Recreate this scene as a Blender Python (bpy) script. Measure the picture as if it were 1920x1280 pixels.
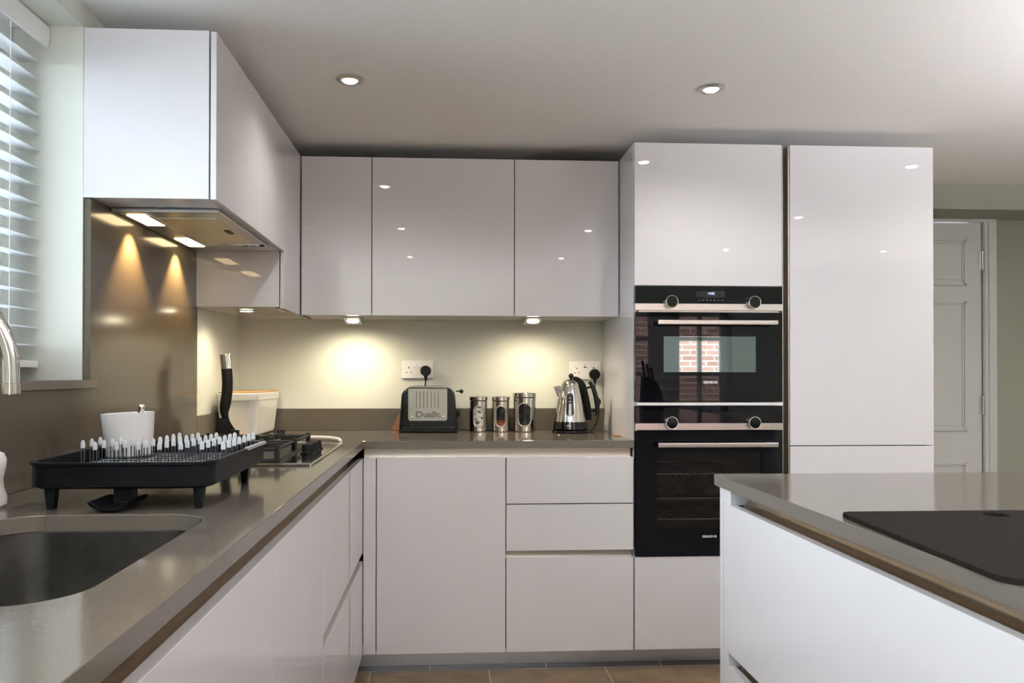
import bpy, bmesh, math, random
from mathutils import Vector, Matrix
random.seed(7)
for o in list(bpy.data.objects):
    bpy.data.objects.remove(o)
SC = bpy.context.scene
COL = SC.collection
PI = math.pi

# ------------------------------------------------------------------ camera
def cam_axes(yaw, pitch, roll):
    cy, sy, cp, sp = math.cos(yaw), math.sin(yaw), math.cos(pitch), math.sin(pitch)
    f = Vector((sy*cp, cy*cp, sp)); r = Vector((cy, -sy, 0)); u = r.cross(f)
    c, s = math.cos(roll), math.sin(roll)
    return c*r + s*u, -s*r + c*u, f
cr, cu, cf = cam_axes(0.0537, 0.0076, 0.00106)
cd = bpy.data.cameras.new('camera')
cam = bpy.data.objects.new('camera', cd); COL.objects.link(cam)
m = Matrix((cr, cu, -cf)).transposed().to_4x4()
m.translation = Vector((0.955, -3.5645, 1.1621))
cam.matrix_world = m
cd.sensor_width = 36.0; cd.sensor_fit = 'HORIZONTAL'
cd.lens = 1428.9/1920*36
cd.shift_x = (960-914.5)/1920
cd.shift_y = (690.84-640)/1920
cd.clip_start = 0.02
SC.camera = cam

# ------------------------------------------------------------------ light and exposure
SC.view_settings.view_transform = 'Standard'
SC.view_settings.look = 'None'
SC.view_settings.gamma = 1
SC.view_settings.use_curve_mapping = False
SC.view_settings.exposure = 0.18
SKY = 28.0
DOWNLIGHT_W = 15.0
UNDER_W = 3.9
HOOD_W = 6.0
FILL_UPLIGHT_W = 350.0  # power of each added, unseen fill uplighter
w = bpy.data.worlds.new('sky'); SC.world = w; w.use_nodes = True
bg = w.node_tree.nodes['Background']
bg.inputs[0].default_value = (0.80, 0.90, 1.0, 1); bg.inputs[1].default_value = SKY
SC.cycles.use_denoising = True
SC.cycles.max_bounces = 10
SC.cycles.diffuse_bounces = 6
SC.cycles.sample_clamp_indirect = 6.0
SC.cycles.caustics_reflective = False
SC.cycles.caustics_refractive = False

def portal(name, loc, rot, sx, sy):
    l = bpy.data.lights.new(name, 'AREA'); l.shape = 'RECTANGLE'; l.size = sx; l.size_y = sy
    l.cycles.is_portal = True
    o = bpy.data.objects.new(name, l); COL.objects.link(o); o.location = loc; o.rotation_euler = rot
    return o
portal('sky_portal', (-0.26, -2.23, 1.61), (0, -PI/2, 0), 0.93, 1.44)
portal('sky_portal', (2.93, -5.26, 1.30), (PI/2, 0, 0), 1.66, 1.0)

def lamp(name, kind, loc, energy, color, rot=(0, 0, 0), parent=None, **kw):
    l = bpy.data.lights.new(name, kind); l.energy = energy; l.color = color
    for k, v in kw.items(): setattr(l, k, v)
    o = bpy.data.objects.new(name, l); COL.objects.link(o)
    o.rotation_euler = rot
    o.location = loc
    if parent: o.parent = parent
    return o

# ------------------------------------------------------------------ materials
def mat(name, base, rough=0.5, metal=0.0, spec=0.5, **kw):
    m = bpy.data.materials.new(name); m.use_nodes = True
    b = m.node_tree.nodes['Principled BSDF']
    b.inputs['Base Color'].default_value = (*base, 1)
    b.inputs['Roughness'].default_value = rough
    b.inputs['Metallic'].default_value = metal
    b.inputs['Specular IOR Level'].default_value = spec
    for k, v in kw.items():
        b.inputs[k].default_value = v
    return m
def nodes(m): return m.node_tree.nodes, m.node_tree.links, m.node_tree.nodes['Principled BSDF']
def coords(m, scale=(1, 1, 1), loc=(0, 0, 0)):
    n, l, b = nodes(m)
    tc = n.new('ShaderNodeTexCoord'); mp = n.new('ShaderNodeMapping')
    mp.inputs['Scale'].default_value = scale; mp.inputs['Location'].default_value = loc
    l.new(tc.outputs['Object'], mp.inputs[0])
    return mp.outputs[0]
def noise_color(m, c1, c2, scale, detail=3, lo=0.35, hi=0.65, stretch=(1, 1, 1)):
    n, l, b = nodes(m)
    t = n.new('ShaderNodeTexNoise'); t.inputs['Scale'].default_value = scale; t.inputs['Detail'].default_value = detail
    l.new(coords(m, stretch), t.inputs['Vector'])
    r = n.new('ShaderNodeValToRGB')
    r.color_ramp.elements[0].position = lo; r.color_ramp.elements[0].color = (*c1, 1)
    r.color_ramp.elements[1].position = hi; r.color_ramp.elements[1].color = (*c2, 1)
    l.new(t.outputs[0], r.inputs[0]); l.new(r.outputs[0], b.inputs['Base Color'])
    return t
def bump(m, tex_out, strength, dist=0.001):
    n, l, b = nodes(m)
    bp = n.new('ShaderNodeBump'); bp.inputs['Strength'].default_value = strength; bp.inputs['Distance'].default_value = dist
    l.new(tex_out, bp.inputs['Height']); l.new(bp.outputs[0], b.inputs['Normal'])
def emit(name, color, strength):
    m = bpy.data.materials.new(name); m.use_nodes = True
    n, l = m.node_tree.nodes, m.node_tree.links
    b = n['Principled BSDF']
    b.inputs['Base Color'].default_value = (0.8, 0.8, 0.8, 1)
    b.inputs['Emission Color'].default_value = (*color, 1); b.inputs['Emission Strength'].default_value = strength
    return m

M = {}
M['paint'] = mat('sage wall paint', (0.60, 0.64, 0.53), 0.7, spec=0.25)
t = noise_color(M['paint'], (0.62, 0.635, 0.575), (0.64, 0.655, 0.595), 180); bump(M['paint'], t.outputs[0], 0.05, 0.0005)
M['hall'] = mat('darker sage hall paint', (0.38, 0.40, 0.33), 0.75, spec=0.2)  # darker paint; the hall's weak light is also put into the colour
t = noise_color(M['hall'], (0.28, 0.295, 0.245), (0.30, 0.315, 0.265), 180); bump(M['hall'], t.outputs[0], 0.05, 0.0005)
M['ceiling'] = mat('ceiling paint', (0.86, 0.855, 0.84), 0.8, spec=0.2)
t = noise_color(M['ceiling'], (0.85, 0.845, 0.83), (0.87, 0.865, 0.85), 60); bump(M['ceiling'], t.outputs[0], 0.05, 0.0005)
M['trim'] = mat('white satin woodwork', (0.64, 0.655, 0.645), 0.4, spec=0.3)
M['gloss'] = mat('white gloss lacquer', (0.78, 0.775, 0.785), 0.025, spec=0.6)
t = noise_color(M['gloss'], (0.655, 0.645, 0.665), (0.665, 0.655, 0.675), 4)
M['carcass'] = mat('dark grey cabinet carcass', (0.06, 0.06, 0.06), 0.5, spec=0.2)  # darkened so the door gaps carry their shade in the colour
M['board_white'] = mat('white cabinet board', (0.70, 0.69, 0.66), 0.35)
M['quartz'] = mat('taupe quartz', (0.175, 0.155, 0.132), 0.10)
noise_color(M['quartz'], (0.105, 0.092, 0.076), (0.140, 0.124, 0.104), 900, 2, 0.3, 0.7)
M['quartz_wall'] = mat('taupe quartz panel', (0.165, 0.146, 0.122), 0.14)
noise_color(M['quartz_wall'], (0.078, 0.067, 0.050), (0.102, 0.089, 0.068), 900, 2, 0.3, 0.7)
M['steel'] = mat('brushed steel', (0.60, 0.59, 0.57), 0.28, 1.0)
t = noise_color(M['steel'], (0.57, 0.56, 0.54), (0.63, 0.62, 0.60), 30, 4, stretch=(1, 1, 40)); bump(M['steel'], t.outputs[0], 0.05, 0.0003)
M['dark_wire'] = mat('dark coated wire', (0.16, 0.18, 0.22), 0.3, 1.0)
M['grip'] = mat('grey rubber grip', (0.30, 0.31, 0.30), 0.5)
M['letter'] = mat('shaded steel lettering', (0.30, 0.29, 0.28), 0.12, 1.0)
M['alu'] = mat('anodised aluminium channel', (0.52, 0.49, 0.45), 0.36, 1.0)
noise_color(M['alu'], (0.44, 0.41, 0.37), (0.48, 0.45, 0.41), 20, 3, stretch=(1, 1, 30))
M['bronze'] = mat('bronze toned channel', (0.46, 0.38, 0.29), 0.30, 1.0)
noise_color(M['bronze'], (0.44, 0.36, 0.27), (0.48, 0.40, 0.31), 20, 3, stretch=(1, 30, 1))
M['plinth'] = mat('aluminium plinth', (0.50, 0.50, 0.52), 0.38, 1.0)
noise_color(M['plinth'], (0.70, 0.70, 0.74), (0.76, 0.76, 0.80), 20, 3, stretch=(1, 1, 30))
M['chrome'] = mat('polished chrome', (0.80, 0.79, 0.77), 0.05, 1.0)
M['mirror_steel'] = mat('polished stainless steel', (0.70, 0.68, 0.64), 0.09, 1.0)
M['sink'] = mat('satin sink steel', (0.32, 0.31, 0.29), 0.33, 1.0)
noise_color(M['sink'], (0.15, 0.145, 0.135), (0.21, 0.205, 0.195), 14, 5)
M['black_gloss'] = mat('black gloss enamel', (0.004, 0.004, 0.0045), 0.06, spec=0.35)
M['black_glass'] = mat('black oven glass', (0.003, 0.003, 0.004), 0.015, spec=0.22)
M['black_plastic'] = mat('black plastic', (0.006, 0.0065, 0.007), 0.45, spec=0.12)
M['rack_plastic'] = mat('charcoal rack plastic', (0.0035, 0.0042, 0.0055), 0.42, spec=0.10)
M['cast'] = mat('cast iron', (0.012, 0.012, 0.012), 0.5, spec=0.2)
t = noise_color(M['cast'], (0.006, 0.006, 0.006), (0.010, 0.010, 0.009), 200); bump(M['cast'], t.outputs[0], 0.2, 0.0005)
M['white_plastic'] = mat('white plastic', (0.86, 0.85, 0.85), 0.25)
M['white_rubber'] = mat('pale rubber tip', (0.62, 0.65, 0.68), 0.5)
M['ceramic'] = mat('white ceramic', (0.80, 0.79, 0.75), 0.15)
M['wood'] = mat('pale wood lid', (0.60, 0.37, 0.16), 0.4)
noise_color(M['wood'], (0.52, 0.30, 0.12), (0.66, 0.42, 0.19), 30, 4, stretch=(20, 1, 1))
M['orange'] = mat('orange card', (0.45, 0.16, 0.04), 0.5)
M['brown'] = mat('brown leather card', (0.22, 0.085, 0.03), 0.5)
M['board'] = mat('dark composite board', (0.020, 0.017, 0.014), 0.8, spec=0.06)
t = noise_color(M['board'], (0.007, 0.006, 0.005), (0.012, 0.010, 0.008), 120); bump(M['board'], t.outputs[0], 0.1, 0.0004)
def pane(name, tint, ior):
    """thin sheet of glass: clear transmission with a Fresnel reflection"""
    m = bpy.data.materials.new(name); m.use_nodes = True
    n, l = m.node_tree.nodes, m.node_tree.links
    n.remove(n['Principled BSDF'])
    tr = n.new('ShaderNodeBsdfTransparent'); tr.inputs[0].default_value = (*tint, 1)
    gl = n.new('ShaderNodeBsdfGlossy'); gl.inputs['Roughness'].default_value = 0.0
    fr = n.new('ShaderNodeFresnel'); fr.inputs[0].default_value = ior
    mx = n.new('ShaderNodeMixShader')
    l.new(fr.outputs[0], mx.inputs[0]); l.new(tr.outputs[0], mx.inputs[1]); l.new(gl.outputs[0], mx.inputs[2])
    l.new(mx.outputs[0], n['Material Output'].inputs[0])
    return m
M['glass'] = pane('window glass', (0.97, 0.985, 0.98), 1.45)
M['tinted'] = pane('tinted oven glass', (0.60, 0.59, 0.57), 1.5)
M['mirror_glass'] = mat('coated oven window', (0.20, 0.255, 0.26), 0.02, 1.0)
M['enamel'] = mat('dark oven enamel', (0.006, 0.006, 0.0055), 0.4, spec=0.2)
M['foil'] = mat('crinkled foil', (0.88, 0.87, 0.85), 0.42, 1.0)
M['can_dark'] = mat('dark canister window', (0.010, 0.010, 0.012), 0.06)
M['can_light'] = mat('pale canister contents', (0.42, 0.41, 0.38), 0.12)
noise_color(M['can_light'], (0.04, 0.04, 0.04), (0.55, 0.53, 0.48), 55, 2, 0.36, 0.48)
M['can_amber'] = mat('amber canister contents', (0.16, 0.035, 0.010), 0.12)
noise_color(M['can_amber'], (0.05, 0.012, 0.006), (0.24, 0.055, 0.012), 90, 2)
M['pale_print'] = mat('pale printed lettering', (0.78, 0.78, 0.76), 0.4)
M['grey_print'] = mat('grey printed symbols', (0.16, 0.16, 0.17), 0.4)
M['display_glass'] = mat('dim display glass', (0.010, 0.010, 0.012), 0.05)
M['display'] = emit('blue display digits', (0.25, 0.35, 1.0), 1.6)
M['lens'] = emit('downlight lens', (1.0, 0.90, 0.74), 30)
M['under_lens'] = emit('cabinet light lens', (1.0, 0.88, 0.62), 30)
M['hood_lens'] = emit('hood lamp lens', (1.0, 0.74, 0.40), 7)
M['filter'] = mat('hood filter mesh', (0.70, 0.64, 0.50), 0.42, 1.0)
n, l, b = nodes(M['filter'])
ck = n.new('ShaderNodeTexVoronoi'); ck.inputs['Scale'].default_value = 260
l.new(coords(M['filter']), ck.inputs['Vector']); bump(M['filter'], ck.outputs['Distance'], 0.6, 0.001)
# slats let some daylight through
m = bpy.data.materials.new('white blind slat'); m.use_nodes = True; M['slat'] = m
n, l, b = nodes(m); b.inputs['Base Color'].default_value = (0.82, 0.83, 0.84, 1); b.inputs['Roughness'].default_value = 0.35
tr = n.new('ShaderNodeBsdfTranslucent'); tr.inputs[0].default_value = (0.82, 0.84, 0.86, 1)
mx = n.new('ShaderNodeMixShader'); mx.inputs[0].default_value = 0.55
l.new(b.outputs[0], mx.inputs[1]); l.new(tr.outputs[0], mx.inputs[2]); l.new(mx.outputs[0], n['Material Output'].inputs[0])
# floor tiles
m = mat('brown stone tile', (0.1, 0.07, 0.05), 0.35); M['tile'] = m
n, l, b = nodes(m)
br = n.new('ShaderNodeTexBrick'); br.offset = 0.5
br.inputs['Scale'].default_value = 1.0; br.inputs['Brick Width'].default_value = 0.462; br.inputs['Row Height'].default_value = 0.45
br.inputs['Mortar Size'].default_value = 0.0022; br.inputs['Mortar Smooth'].default_value = 0.1
l.new(coords(m, loc=(-0.66, 0.555, 0)), br.inputs['Vector'])
nz = n.new('ShaderNodeTexNoise'); nz.inputs['Scale'].default_value = 9; nz.inputs['Detail'].default_value = 8; nz.inputs['Roughness'].default_value = 0.65
l.new(coords(m), nz.inputs['Vector'])
rp = n.new('ShaderNodeValToRGB'); rp.color_ramp.elements[0].position = 0.3; rp.color_ramp.elements[1].position = 0.75
rp.color_ramp.elements[0].color = (0.12, 0.08, 0.046, 1); rp.color_ramp.elements[1].color = (0.27, 0.19, 0.12, 1)
l.new(nz.outputs[0], rp.inputs[0]); l.new(rp.outputs[0], br.inputs['Color1']); l.new(rp.outputs[0], br.inputs['Color2'])
br.inputs['Mortar'].default_value = (0.45, 0.38, 0.28, 1)
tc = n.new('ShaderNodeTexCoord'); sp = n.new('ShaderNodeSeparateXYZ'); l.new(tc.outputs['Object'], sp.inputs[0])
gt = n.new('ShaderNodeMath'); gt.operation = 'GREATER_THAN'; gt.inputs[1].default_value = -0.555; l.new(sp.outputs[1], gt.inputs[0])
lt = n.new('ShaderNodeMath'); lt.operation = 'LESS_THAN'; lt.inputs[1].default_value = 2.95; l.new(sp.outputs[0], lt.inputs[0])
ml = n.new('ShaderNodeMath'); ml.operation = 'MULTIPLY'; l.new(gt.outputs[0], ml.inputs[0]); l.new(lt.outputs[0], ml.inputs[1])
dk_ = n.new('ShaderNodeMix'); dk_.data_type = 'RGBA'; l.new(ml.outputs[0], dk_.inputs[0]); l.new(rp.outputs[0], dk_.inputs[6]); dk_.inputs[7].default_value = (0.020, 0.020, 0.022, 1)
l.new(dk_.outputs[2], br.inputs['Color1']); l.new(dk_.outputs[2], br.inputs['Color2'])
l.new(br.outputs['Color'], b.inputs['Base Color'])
bump(m, nz.outputs[0], 0.15, 0.002)
# brick wall across the yard
m = mat('red house brick', (0.3, 0.1, 0.07), 0.85); M['brick'] = m
n, l, b = nodes(m)
br = n.new('ShaderNodeTexBrick'); br.inputs['Scale'].default_value = 1.0
br.inputs['Brick Width'].default_value = 0.225; br.inputs['Row Height'].default_value = 0.075; br.inputs['Mortar Size'].default_value = 0.006
br.inputs['Color1'].default_value = (0.26, 0.11, 0.08, 1); br.inputs['Color2'].default_value = (0.36, 0.17, 0.125, 1); br.inputs['Mortar'].default_value = (0.5, 0.42, 0.38, 1)
tc = n.new('ShaderNodeTexCoord'); sp = n.new('ShaderNodeSeparateXYZ'); cb = n.new('ShaderNodeCombineXYZ')
l.new(tc.outputs['Object'], sp.inputs[0]); l.new(sp.outputs[0], cb.inputs[0]); l.new(sp.outputs[2], cb.inputs[1]); l.new(cb.outputs[0], br.inputs['Vector'])
l.new(br.outputs['Color'], b.inputs['Base Color'])
M['paving'] = mat('grey yard paving', (0.55, 0.54, 0.52), 0.9)
noise_color(M['paving'], (0.50, 0.49, 0.47), (0.60, 0.59, 0.57), 6)

# ------------------------------------------------------------------ mesh helpers
class MB:
    def __init__(s): s.bm = bmesh.new()
    def _merge(s, b2, mtx=None):
        me = bpy.data.meshes.new('tmp'); b2.to_mesh(me); b2.free()
        if mtx: me.transform(mtx)
        s.bm.from_mesh(me); bpy.data.meshes.remove(me)
    def box(s, x0, x1, y0, y1, z0, z1, bev=0.0, seg=2, mtx=None):
        b = bmesh.new(); bmesh.ops.create_cube(b, size=1)
        for v in b.verts:
            v.co = Vector((x0+(v.co.x+.5)*(x1-x0), y0+(v.co.y+.5)*(y1-y0), z0+(v.co.z+.5)*(z1-z0)))
        if bev > 0:
            bmesh.ops.bevel(b, geom=b.edges[:], offset=bev, segments=seg, affect='EDGES', profile=0.5)
        s._merge(b, mtx); return s
    def prism(s, pts, axis, a0, a1, bev=0.0, seg=2, mtx=None):
        """closed 2-D outline pushed along an axis; pts are the two other coordinates in x, y, z order"""
        def P(p, a):
            return Vector((a, p[0], p[1])) if axis == 'x' else Vector((p[0], a, p[1])) if axis == 'y' else Vector((p[0], p[1], a))
        b = bmesh.new()
        lo = [b.verts.new(P(p, a0)) for p in pts]; hi = [b.verts.new(P(p, a1)) for p in pts]
        n = len(pts)
        for i in range(n): b.faces.new((lo[i], lo[(i+1) % n], hi[(i+1) % n], hi[i]))
        f1 = b.faces.new(lo[::-1]); f2 = b.faces.new(hi)
        bmesh.ops.recalc_face_normals(b, faces=b.faces[:])
        if bev > 0:
            ed = list(set(list(f1.edges)+list(f2.edges)))
            bmesh.ops.bevel(b, geom=ed, offset=bev, segments=seg, affect='EDGES', profile=0.5)
        s._merge(b, mtx); return s
    def lathe(s, prof, c=(0, 0, 0), n=40, sx=1, sy=1, mtx=None):
        b = bmesh.new(); rings = []
        for r, z in prof:
            if r < 1e-6: rings.append([b.verts.new((c[0], c[1], c[2]+z))])
            else: rings.append([b.verts.new((c[0]+sx*r*math.cos(2*PI*i/n), c[1]+sy*r*math.sin(2*PI*i/n), c[2]+z)) for i in range(n)])
        for A, B in zip(rings, rings[1:]):
            for i in range(n):
                j = (i+1) % n
                if len(A) == 1 and len(B) == 1: continue
                if len(A) == 1: b.faces.new((A[0], B[j], B[i]))
                elif len(B) == 1: b.faces.new((A[i], A[j], B[0]))
                else: b.faces.new((A[i], A[j], B[j], B[i]))
        bmesh.ops.recalc_face_normals(b, faces=b.faces[:])
        s._merge(b, mtx); return s
    def tube(s, pts, r, n=12, closed=False, flat=None, caps=True, mtx=None):
        """tube along points; r is a number or one radius per point; flat=(vector, factor) squashes the section along a direction"""
        pts = [Vector(p) for p in pts]; b = bmesh.new(); rings = []
        N = len(pts); rr = r if isinstance(r, (list, tuple)) else [r]*N
        up = None
        for i, p in enumerate(pts):
            a = pts[(i-1) % N] if (closed or i > 0) else p
            c = pts[(i+1) % N] if (closed or i < N-1) else p
            d = (c-a).normalized()
            if up is None:
                up = Vector((0, 0, 1)) if abs(d.z) < 0.9 else Vector((1, 0, 0))
            x = up.cross(d)
            if x.length < 1e-6: x = Vector((0, 1, 0)).cross(d)
            x.normalize(); y = d.cross(x).normalized(); up = y
            ring = []
            for k in range(n):
                v = rr[i]*(math.cos(2*PI*k/n)*x + math.sin(2*PI*k/n)*y)
                if flat:
                    fd = Vector(flat[0]).normalized(); v = v - fd*v.dot(fd)*(1-flat[1])
                ring.append(b.verts.new(p+v))
            rings.append(ring)
        for i in range(N if closed else N-1):
            A, B = rings[i], rings[(i+1) % N]
            for k in range(n):
                b.faces.new((A[k], A[(k+1) % n], B[(k+1) % n], B[k]))
        if not closed and caps:
            b.faces.new(rings[0][::-1]); b.faces.new(rings[-1])
        bmesh.ops.recalc_face_normals(b, faces=b.faces[:])
        s._merge(b, mtx); return s
    def sphere(s, c, r, sc=(1, 1, 1), n=24):
        b = bmesh.new(); bmesh.ops.create_uvsphere(b, u_segments=n, v_segments=n//2, radius=r)
        for v in b.verts: v.co = Vector((c[0]+v.co.x*sc[0], c[1]+v.co.y*sc[1], c[2]+v.co.z*sc[2]))
        s._merge(b); return s
    def cyl(s, p0, p1, r, n=32, bev=0.0):
        p0, p1 = Vector(p0), Vector(p1); L = (p1-p0).length
        q = (p1-p0).to_track_quat('Z', 'Y').to_matrix().to_4x4(); q.translation = p0
        e = min(bev, r*0.5)
        pr = [(0, 0), (r-e, 0), (r, e), (r, L-e), (r-e, L), (0, L)] if e > 0 else [(0, 0), (r, 0), (r, L), (0, L)]
        return s.lathe(pr, n=n, mtx=q)
    def quadgrid(s, fn, nu, nv):
        vs = [[s.bm.verts.new(fn(i/nu, j/nv)) for j in range(nv+1)] for i in range(nu+1)]
        for i in range(nu):
            for j in range(nv):
                s.bm.faces.new((vs[i][j], vs[i+1][j], vs[i+1][j+1], vs[i][j+1]))
        return s
    def text(s, body, size, mtx, depth=0.0005, bevel=0.0, width=None, bold=0.0):
        cu_ = bpy.data.curves.new('tmp_text', 'FONT'); cu_.body = body; cu_.size = size; cu_.extrude = depth
        cu_.align_x = 'CENTER'; cu_.align_y = 'CENTER'; cu_.bevel_depth = bevel; cu_.offset = bold
        o = bpy.data.objects.new('tmp_text', cu_); COL.objects.link(o)
        dg = bpy.context.evaluated_depsgraph_get()
        me = bpy.data.meshes.new_from_object(o.evaluated_get(dg))
        if width:
            xs = [v.co.x for v in me.vertices]; k = width/(max(xs)-min(xs))
            me.transform(Matrix.Diagonal((k, 1, 1, 1)))
        me.transform(mtx); s.bm.from_mesh(me)
        bpy.data.meshes.remove(me); bpy.data.objects.remove(o); bpy.data.curves.remove(cu_)
        return s

def wloc(o):
    v = Vector(o.location)
    while o.parent: o = o.parent; v += Vector(o.location)
    return v
def obj(name, mb, material, parent=None, smooth=35, loc=None):
    """link the collected shapes as ONE mesh object; shapes are given in room coordinates"""
    bm = mb.bm
    org = wloc(parent) if parent else Vector((0, 0, 0))
    if loc is not None: org = org*0 + Vector(loc)
    me = bpy.data.meshes.new(name)
    bm.to_mesh(me); bm.free()
    me.transform(Matrix.Translation(-org))
    me.materials.append(material)
    if smooth:
        me.polygons.foreach_set('use_smooth', [True]*len(me.polygons))
        try: me.set_sharp_from_angle(angle=math.radians(smooth))
        except Exception: pass
    o = bpy.data.objects.new(name, me); COL.objects.link(o)
    if smooth:
        wn = o.modifiers.new('weighted_normals', 'WEIGHTED_NORMAL'); wn.keep_sharp = True; wn.weight = 80
    if parent: o.parent = parent
    if loc is not None: o.location = loc
    return o
def tag(o, label, cat, group=None):
    o['label'] = label; o['category'] = cat
    if group: o['group'] = group
    return o
def thing(name, label, cat, loc=(0, 0, 0), group=None):
    o = bpy.data.objects.new(name, None); COL.objects.link(o); o.empty_display_size = 0.05
    o.location = loc
    return tag(o, label, cat, group)
def struct(name, mb, material, parent=None, smooth=35):
    o = obj(name, mb, material, parent, smooth)
    if not parent: o['kind'] = 'structure'
    return o
def sempty(name, loc=(0, 0, 0)):
    o = bpy.data.objects.new(name, None); COL.objects.link(o); o.location = loc; o['kind'] = 'structure'; o.empty_display_size = 0.05
    return o
def dup(root, loc, label=None, group=None):
    r = root.copy(); COL.objects.link(r); r.location = loc
    if label: r['label'] = label
    if group: r['group'] = group
    for ch in list(root.children):
        c = ch.copy(); COL.objects.link(c); c.parent = r
        for g in list(ch.children):
            d = g.copy(); COL.objects.link(d); d.parent = c
    return r
def rrect(x0, x1, y0, y1, r, n=8):
    P = []
    for cx, cy, a in ((x1-r, y0+r, -PI/2), (x1-r, y1-r, 0), (x0+r, y1-r, PI/2), (x0+r, y0+r, PI)):
        for k in range(n+1):
            t_ = a + PI/2*k/n
            P.append((cx+r*math.cos(t_), cy+r*math.sin(t_)))
    return P
def stadium(w_, h_, n=10):
    r = w_/2; P = []
    for k in range(n+1): P.append((r*math.cos(PI*k/n), h_/2-r+r*math.sin(PI*k/n)))
    for k in range(n+1): P.append((-r*math.cos(PI*k/n), -(h_/2-r)-r*math.sin(PI*k/n)))
    return P

# ------------------------------------------------------------------ dimensions (metres)
CEIL = 2.13
WT = 0.904            # worktop top
WB = 0.875            # worktop underside
DT = 0.839            # base door top
DB = 0.082            # base door bottom
FY = -0.600           # front plane of the back run
FX = 0.633            # front plane of the left run
TOPZ = 2.074          # wall cabinet top
UPB = 1.413           # wall cabinet bottom
UY = -0.347           # front plane of back wall cabinets
UX = 0.344            # front plane of left wall cabinets
G = 0.0016            # half gap between doors
TH = 0.019            # door thickness
RX = 5.2; RY = -5.0

# ------------------------------------------------------------------ room shell
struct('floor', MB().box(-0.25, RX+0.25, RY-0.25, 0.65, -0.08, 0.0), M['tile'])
struct('ceiling', MB().box(-0.25, RX+0.25, RY-0.25, 0.65, CEIL, CEIL+0.1), M['ceiling'])
WY0, WY1, WZ0, WZ1 = -2.95, -1.512, 1.147, 2.075
wl = MB()
wl.box(-0.25, 0, RY-0.25, WY0, 0, CEIL); wl.box(-0.25, 0, WY1, 0.12, 0, CEIL)
wl.box(-0.25, 0, WY0, WY1, 0, WZ0-0.022); wl.box(-0.25, 0, WY0, WY1, WZ1, CEIL)
struct('wall_left', wl, M['paint'])
struct('wall_back', MB().box(0, 2.93, 0, 0.12, 0, CEIL).box(2.83, 2.93, 0.12, 0.4, 0, CEIL), M['paint'])
DX0, DX1, DZ = 3.06, 3.842, 1.983
wh = MB()
wh.box(2.83, DX0-0.03, 0.4, 0.52, 0, CEIL); wh.box(DX1+0.03, RX, 0.4, 0.52, 0, CEIL); wh.box(DX0-0.03, DX1+0.03, 0.4, 0.52, DZ+0.03, CEIL)
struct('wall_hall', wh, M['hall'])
struct('wall_bulkhead', MB().box(2.93, RX, 0.15, 0.4, 2.0, CEIL), M['hall'])
wr = MB().box(RX, RX+0.25, RY-0.25, 0.65, 0, CEIL)
struct('wall_right', wr, M['paint'])
QX0, QX1, QZ0, QZ1 = 2.10, 3.76, 0.80, 1.80
wr = MB()
wr.box(0, QX0, RY-0.25, RY, 0, CEIL); wr.box(QX1, RX, RY-0.25, RY, 0, CEIL)
wr.box(QX0, QX1, RY-0.25, RY, 0, QZ0); wr.box(QX0, QX1, RY-0.25, RY, QZ1, CEIL)
struct('wall_rear', wr, M['paint'])
struct('ground_outside', MB().box(-12, 16, -14, 10, -0.3, -0.1), M['paving'])
struct('wall_outside', MB().box(-3, 9, -8.2, -7.9, -0.1, 5.0), M['brick'])
struct('baseboard_hall', MB().box(DX1+0.075, RX, 0.385, 0.4, 0, 0.12, 0.004), M['trim'])

# hall door: leaf with raised panels, frame, hinge
d1 = sempty('door_1', (DX0, 0.4, 0))
lf = MB().box(DX0, DX1, 0.405, 0.44, 0.006, DZ, 0.002)
struct('door_leaf', lf, M['trim'], d1)
def panel(x0, x1, z0, z1):
    p = MB()
    for a, b_, dy in ((0.0, 0.012, 0.009), (0.012, 0.022, 0.004)):
        p.box(x0+a, x1-a, 0.405-dy, 0.407, z0+a, z0+b_, 0.002); p.box(x0+a, x1-a, 0.405-dy, 0.407, z1-b_, z1-a, 0.002)
        p.box(x0+a, x0+b_, 0.405-dy, 0.407, z0+a, z1-a, 0.002); p.box(x1-b_, x1-a, 0.405-dy, 0.407, z0+a, z1-a, 0.002)
    p.box(x0+0.03, x1-0.03, 0.4005, 0.407, z0+0.03, z1-0.03, 0.003)
    return p
for x0, x1 in ((DX0+0.095, DX0+0.355), (DX0+0.43, DX1-0.088)):
    for z0, z1 in ((1.645, 1.895), (0.86, 1.56), (0.16, 0.69)):
        struct('door_panel', panel(x0, x1, z0, z1), M['trim'], d1)
fr = MB()
for x0, x1 in ((DX0-0.072, DX0-0.003), (DX1+0.003, DX1+0.072)):
    fr.box(x0, x1, 0.382, 0.41, 0, DZ+0.003, 0.004)
    fr.box(x0+0.02, x1-0.012, 0.375, 0.384, 0, DZ+0.003, 0.003)
fr.box(DX0-0.072, DX1+0.072, 0.382, 0.41, DZ+0.003, DZ+0.022, 0.004)
fr.box(DX0-0.03, DX0-0.003, 0.4, 0.52, 0, DZ+0.03); fr.box(DX1+0.003, DX1+0.03, 0.4, 0.52, 0, DZ+0.03); fr.box(DX0-0.03, DX1+0.03, 0.4, 0.52, DZ+0.003, DZ+0.03)
struct('door_frame', fr, M['trim'], d1)
for z in (1.78, 1.0, 0.25):
    h = MB().cyl((DX1+0.002, 0.398, z-0.05), (DX1+0.002, 0.398, z+0.05), 0.006, 12)
    h.box(DX1-0.014, DX1, 0.4015, 0.406, z-0.05, z+0.05)
    struct('hinge', h, M['steel'], d1)

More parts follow.
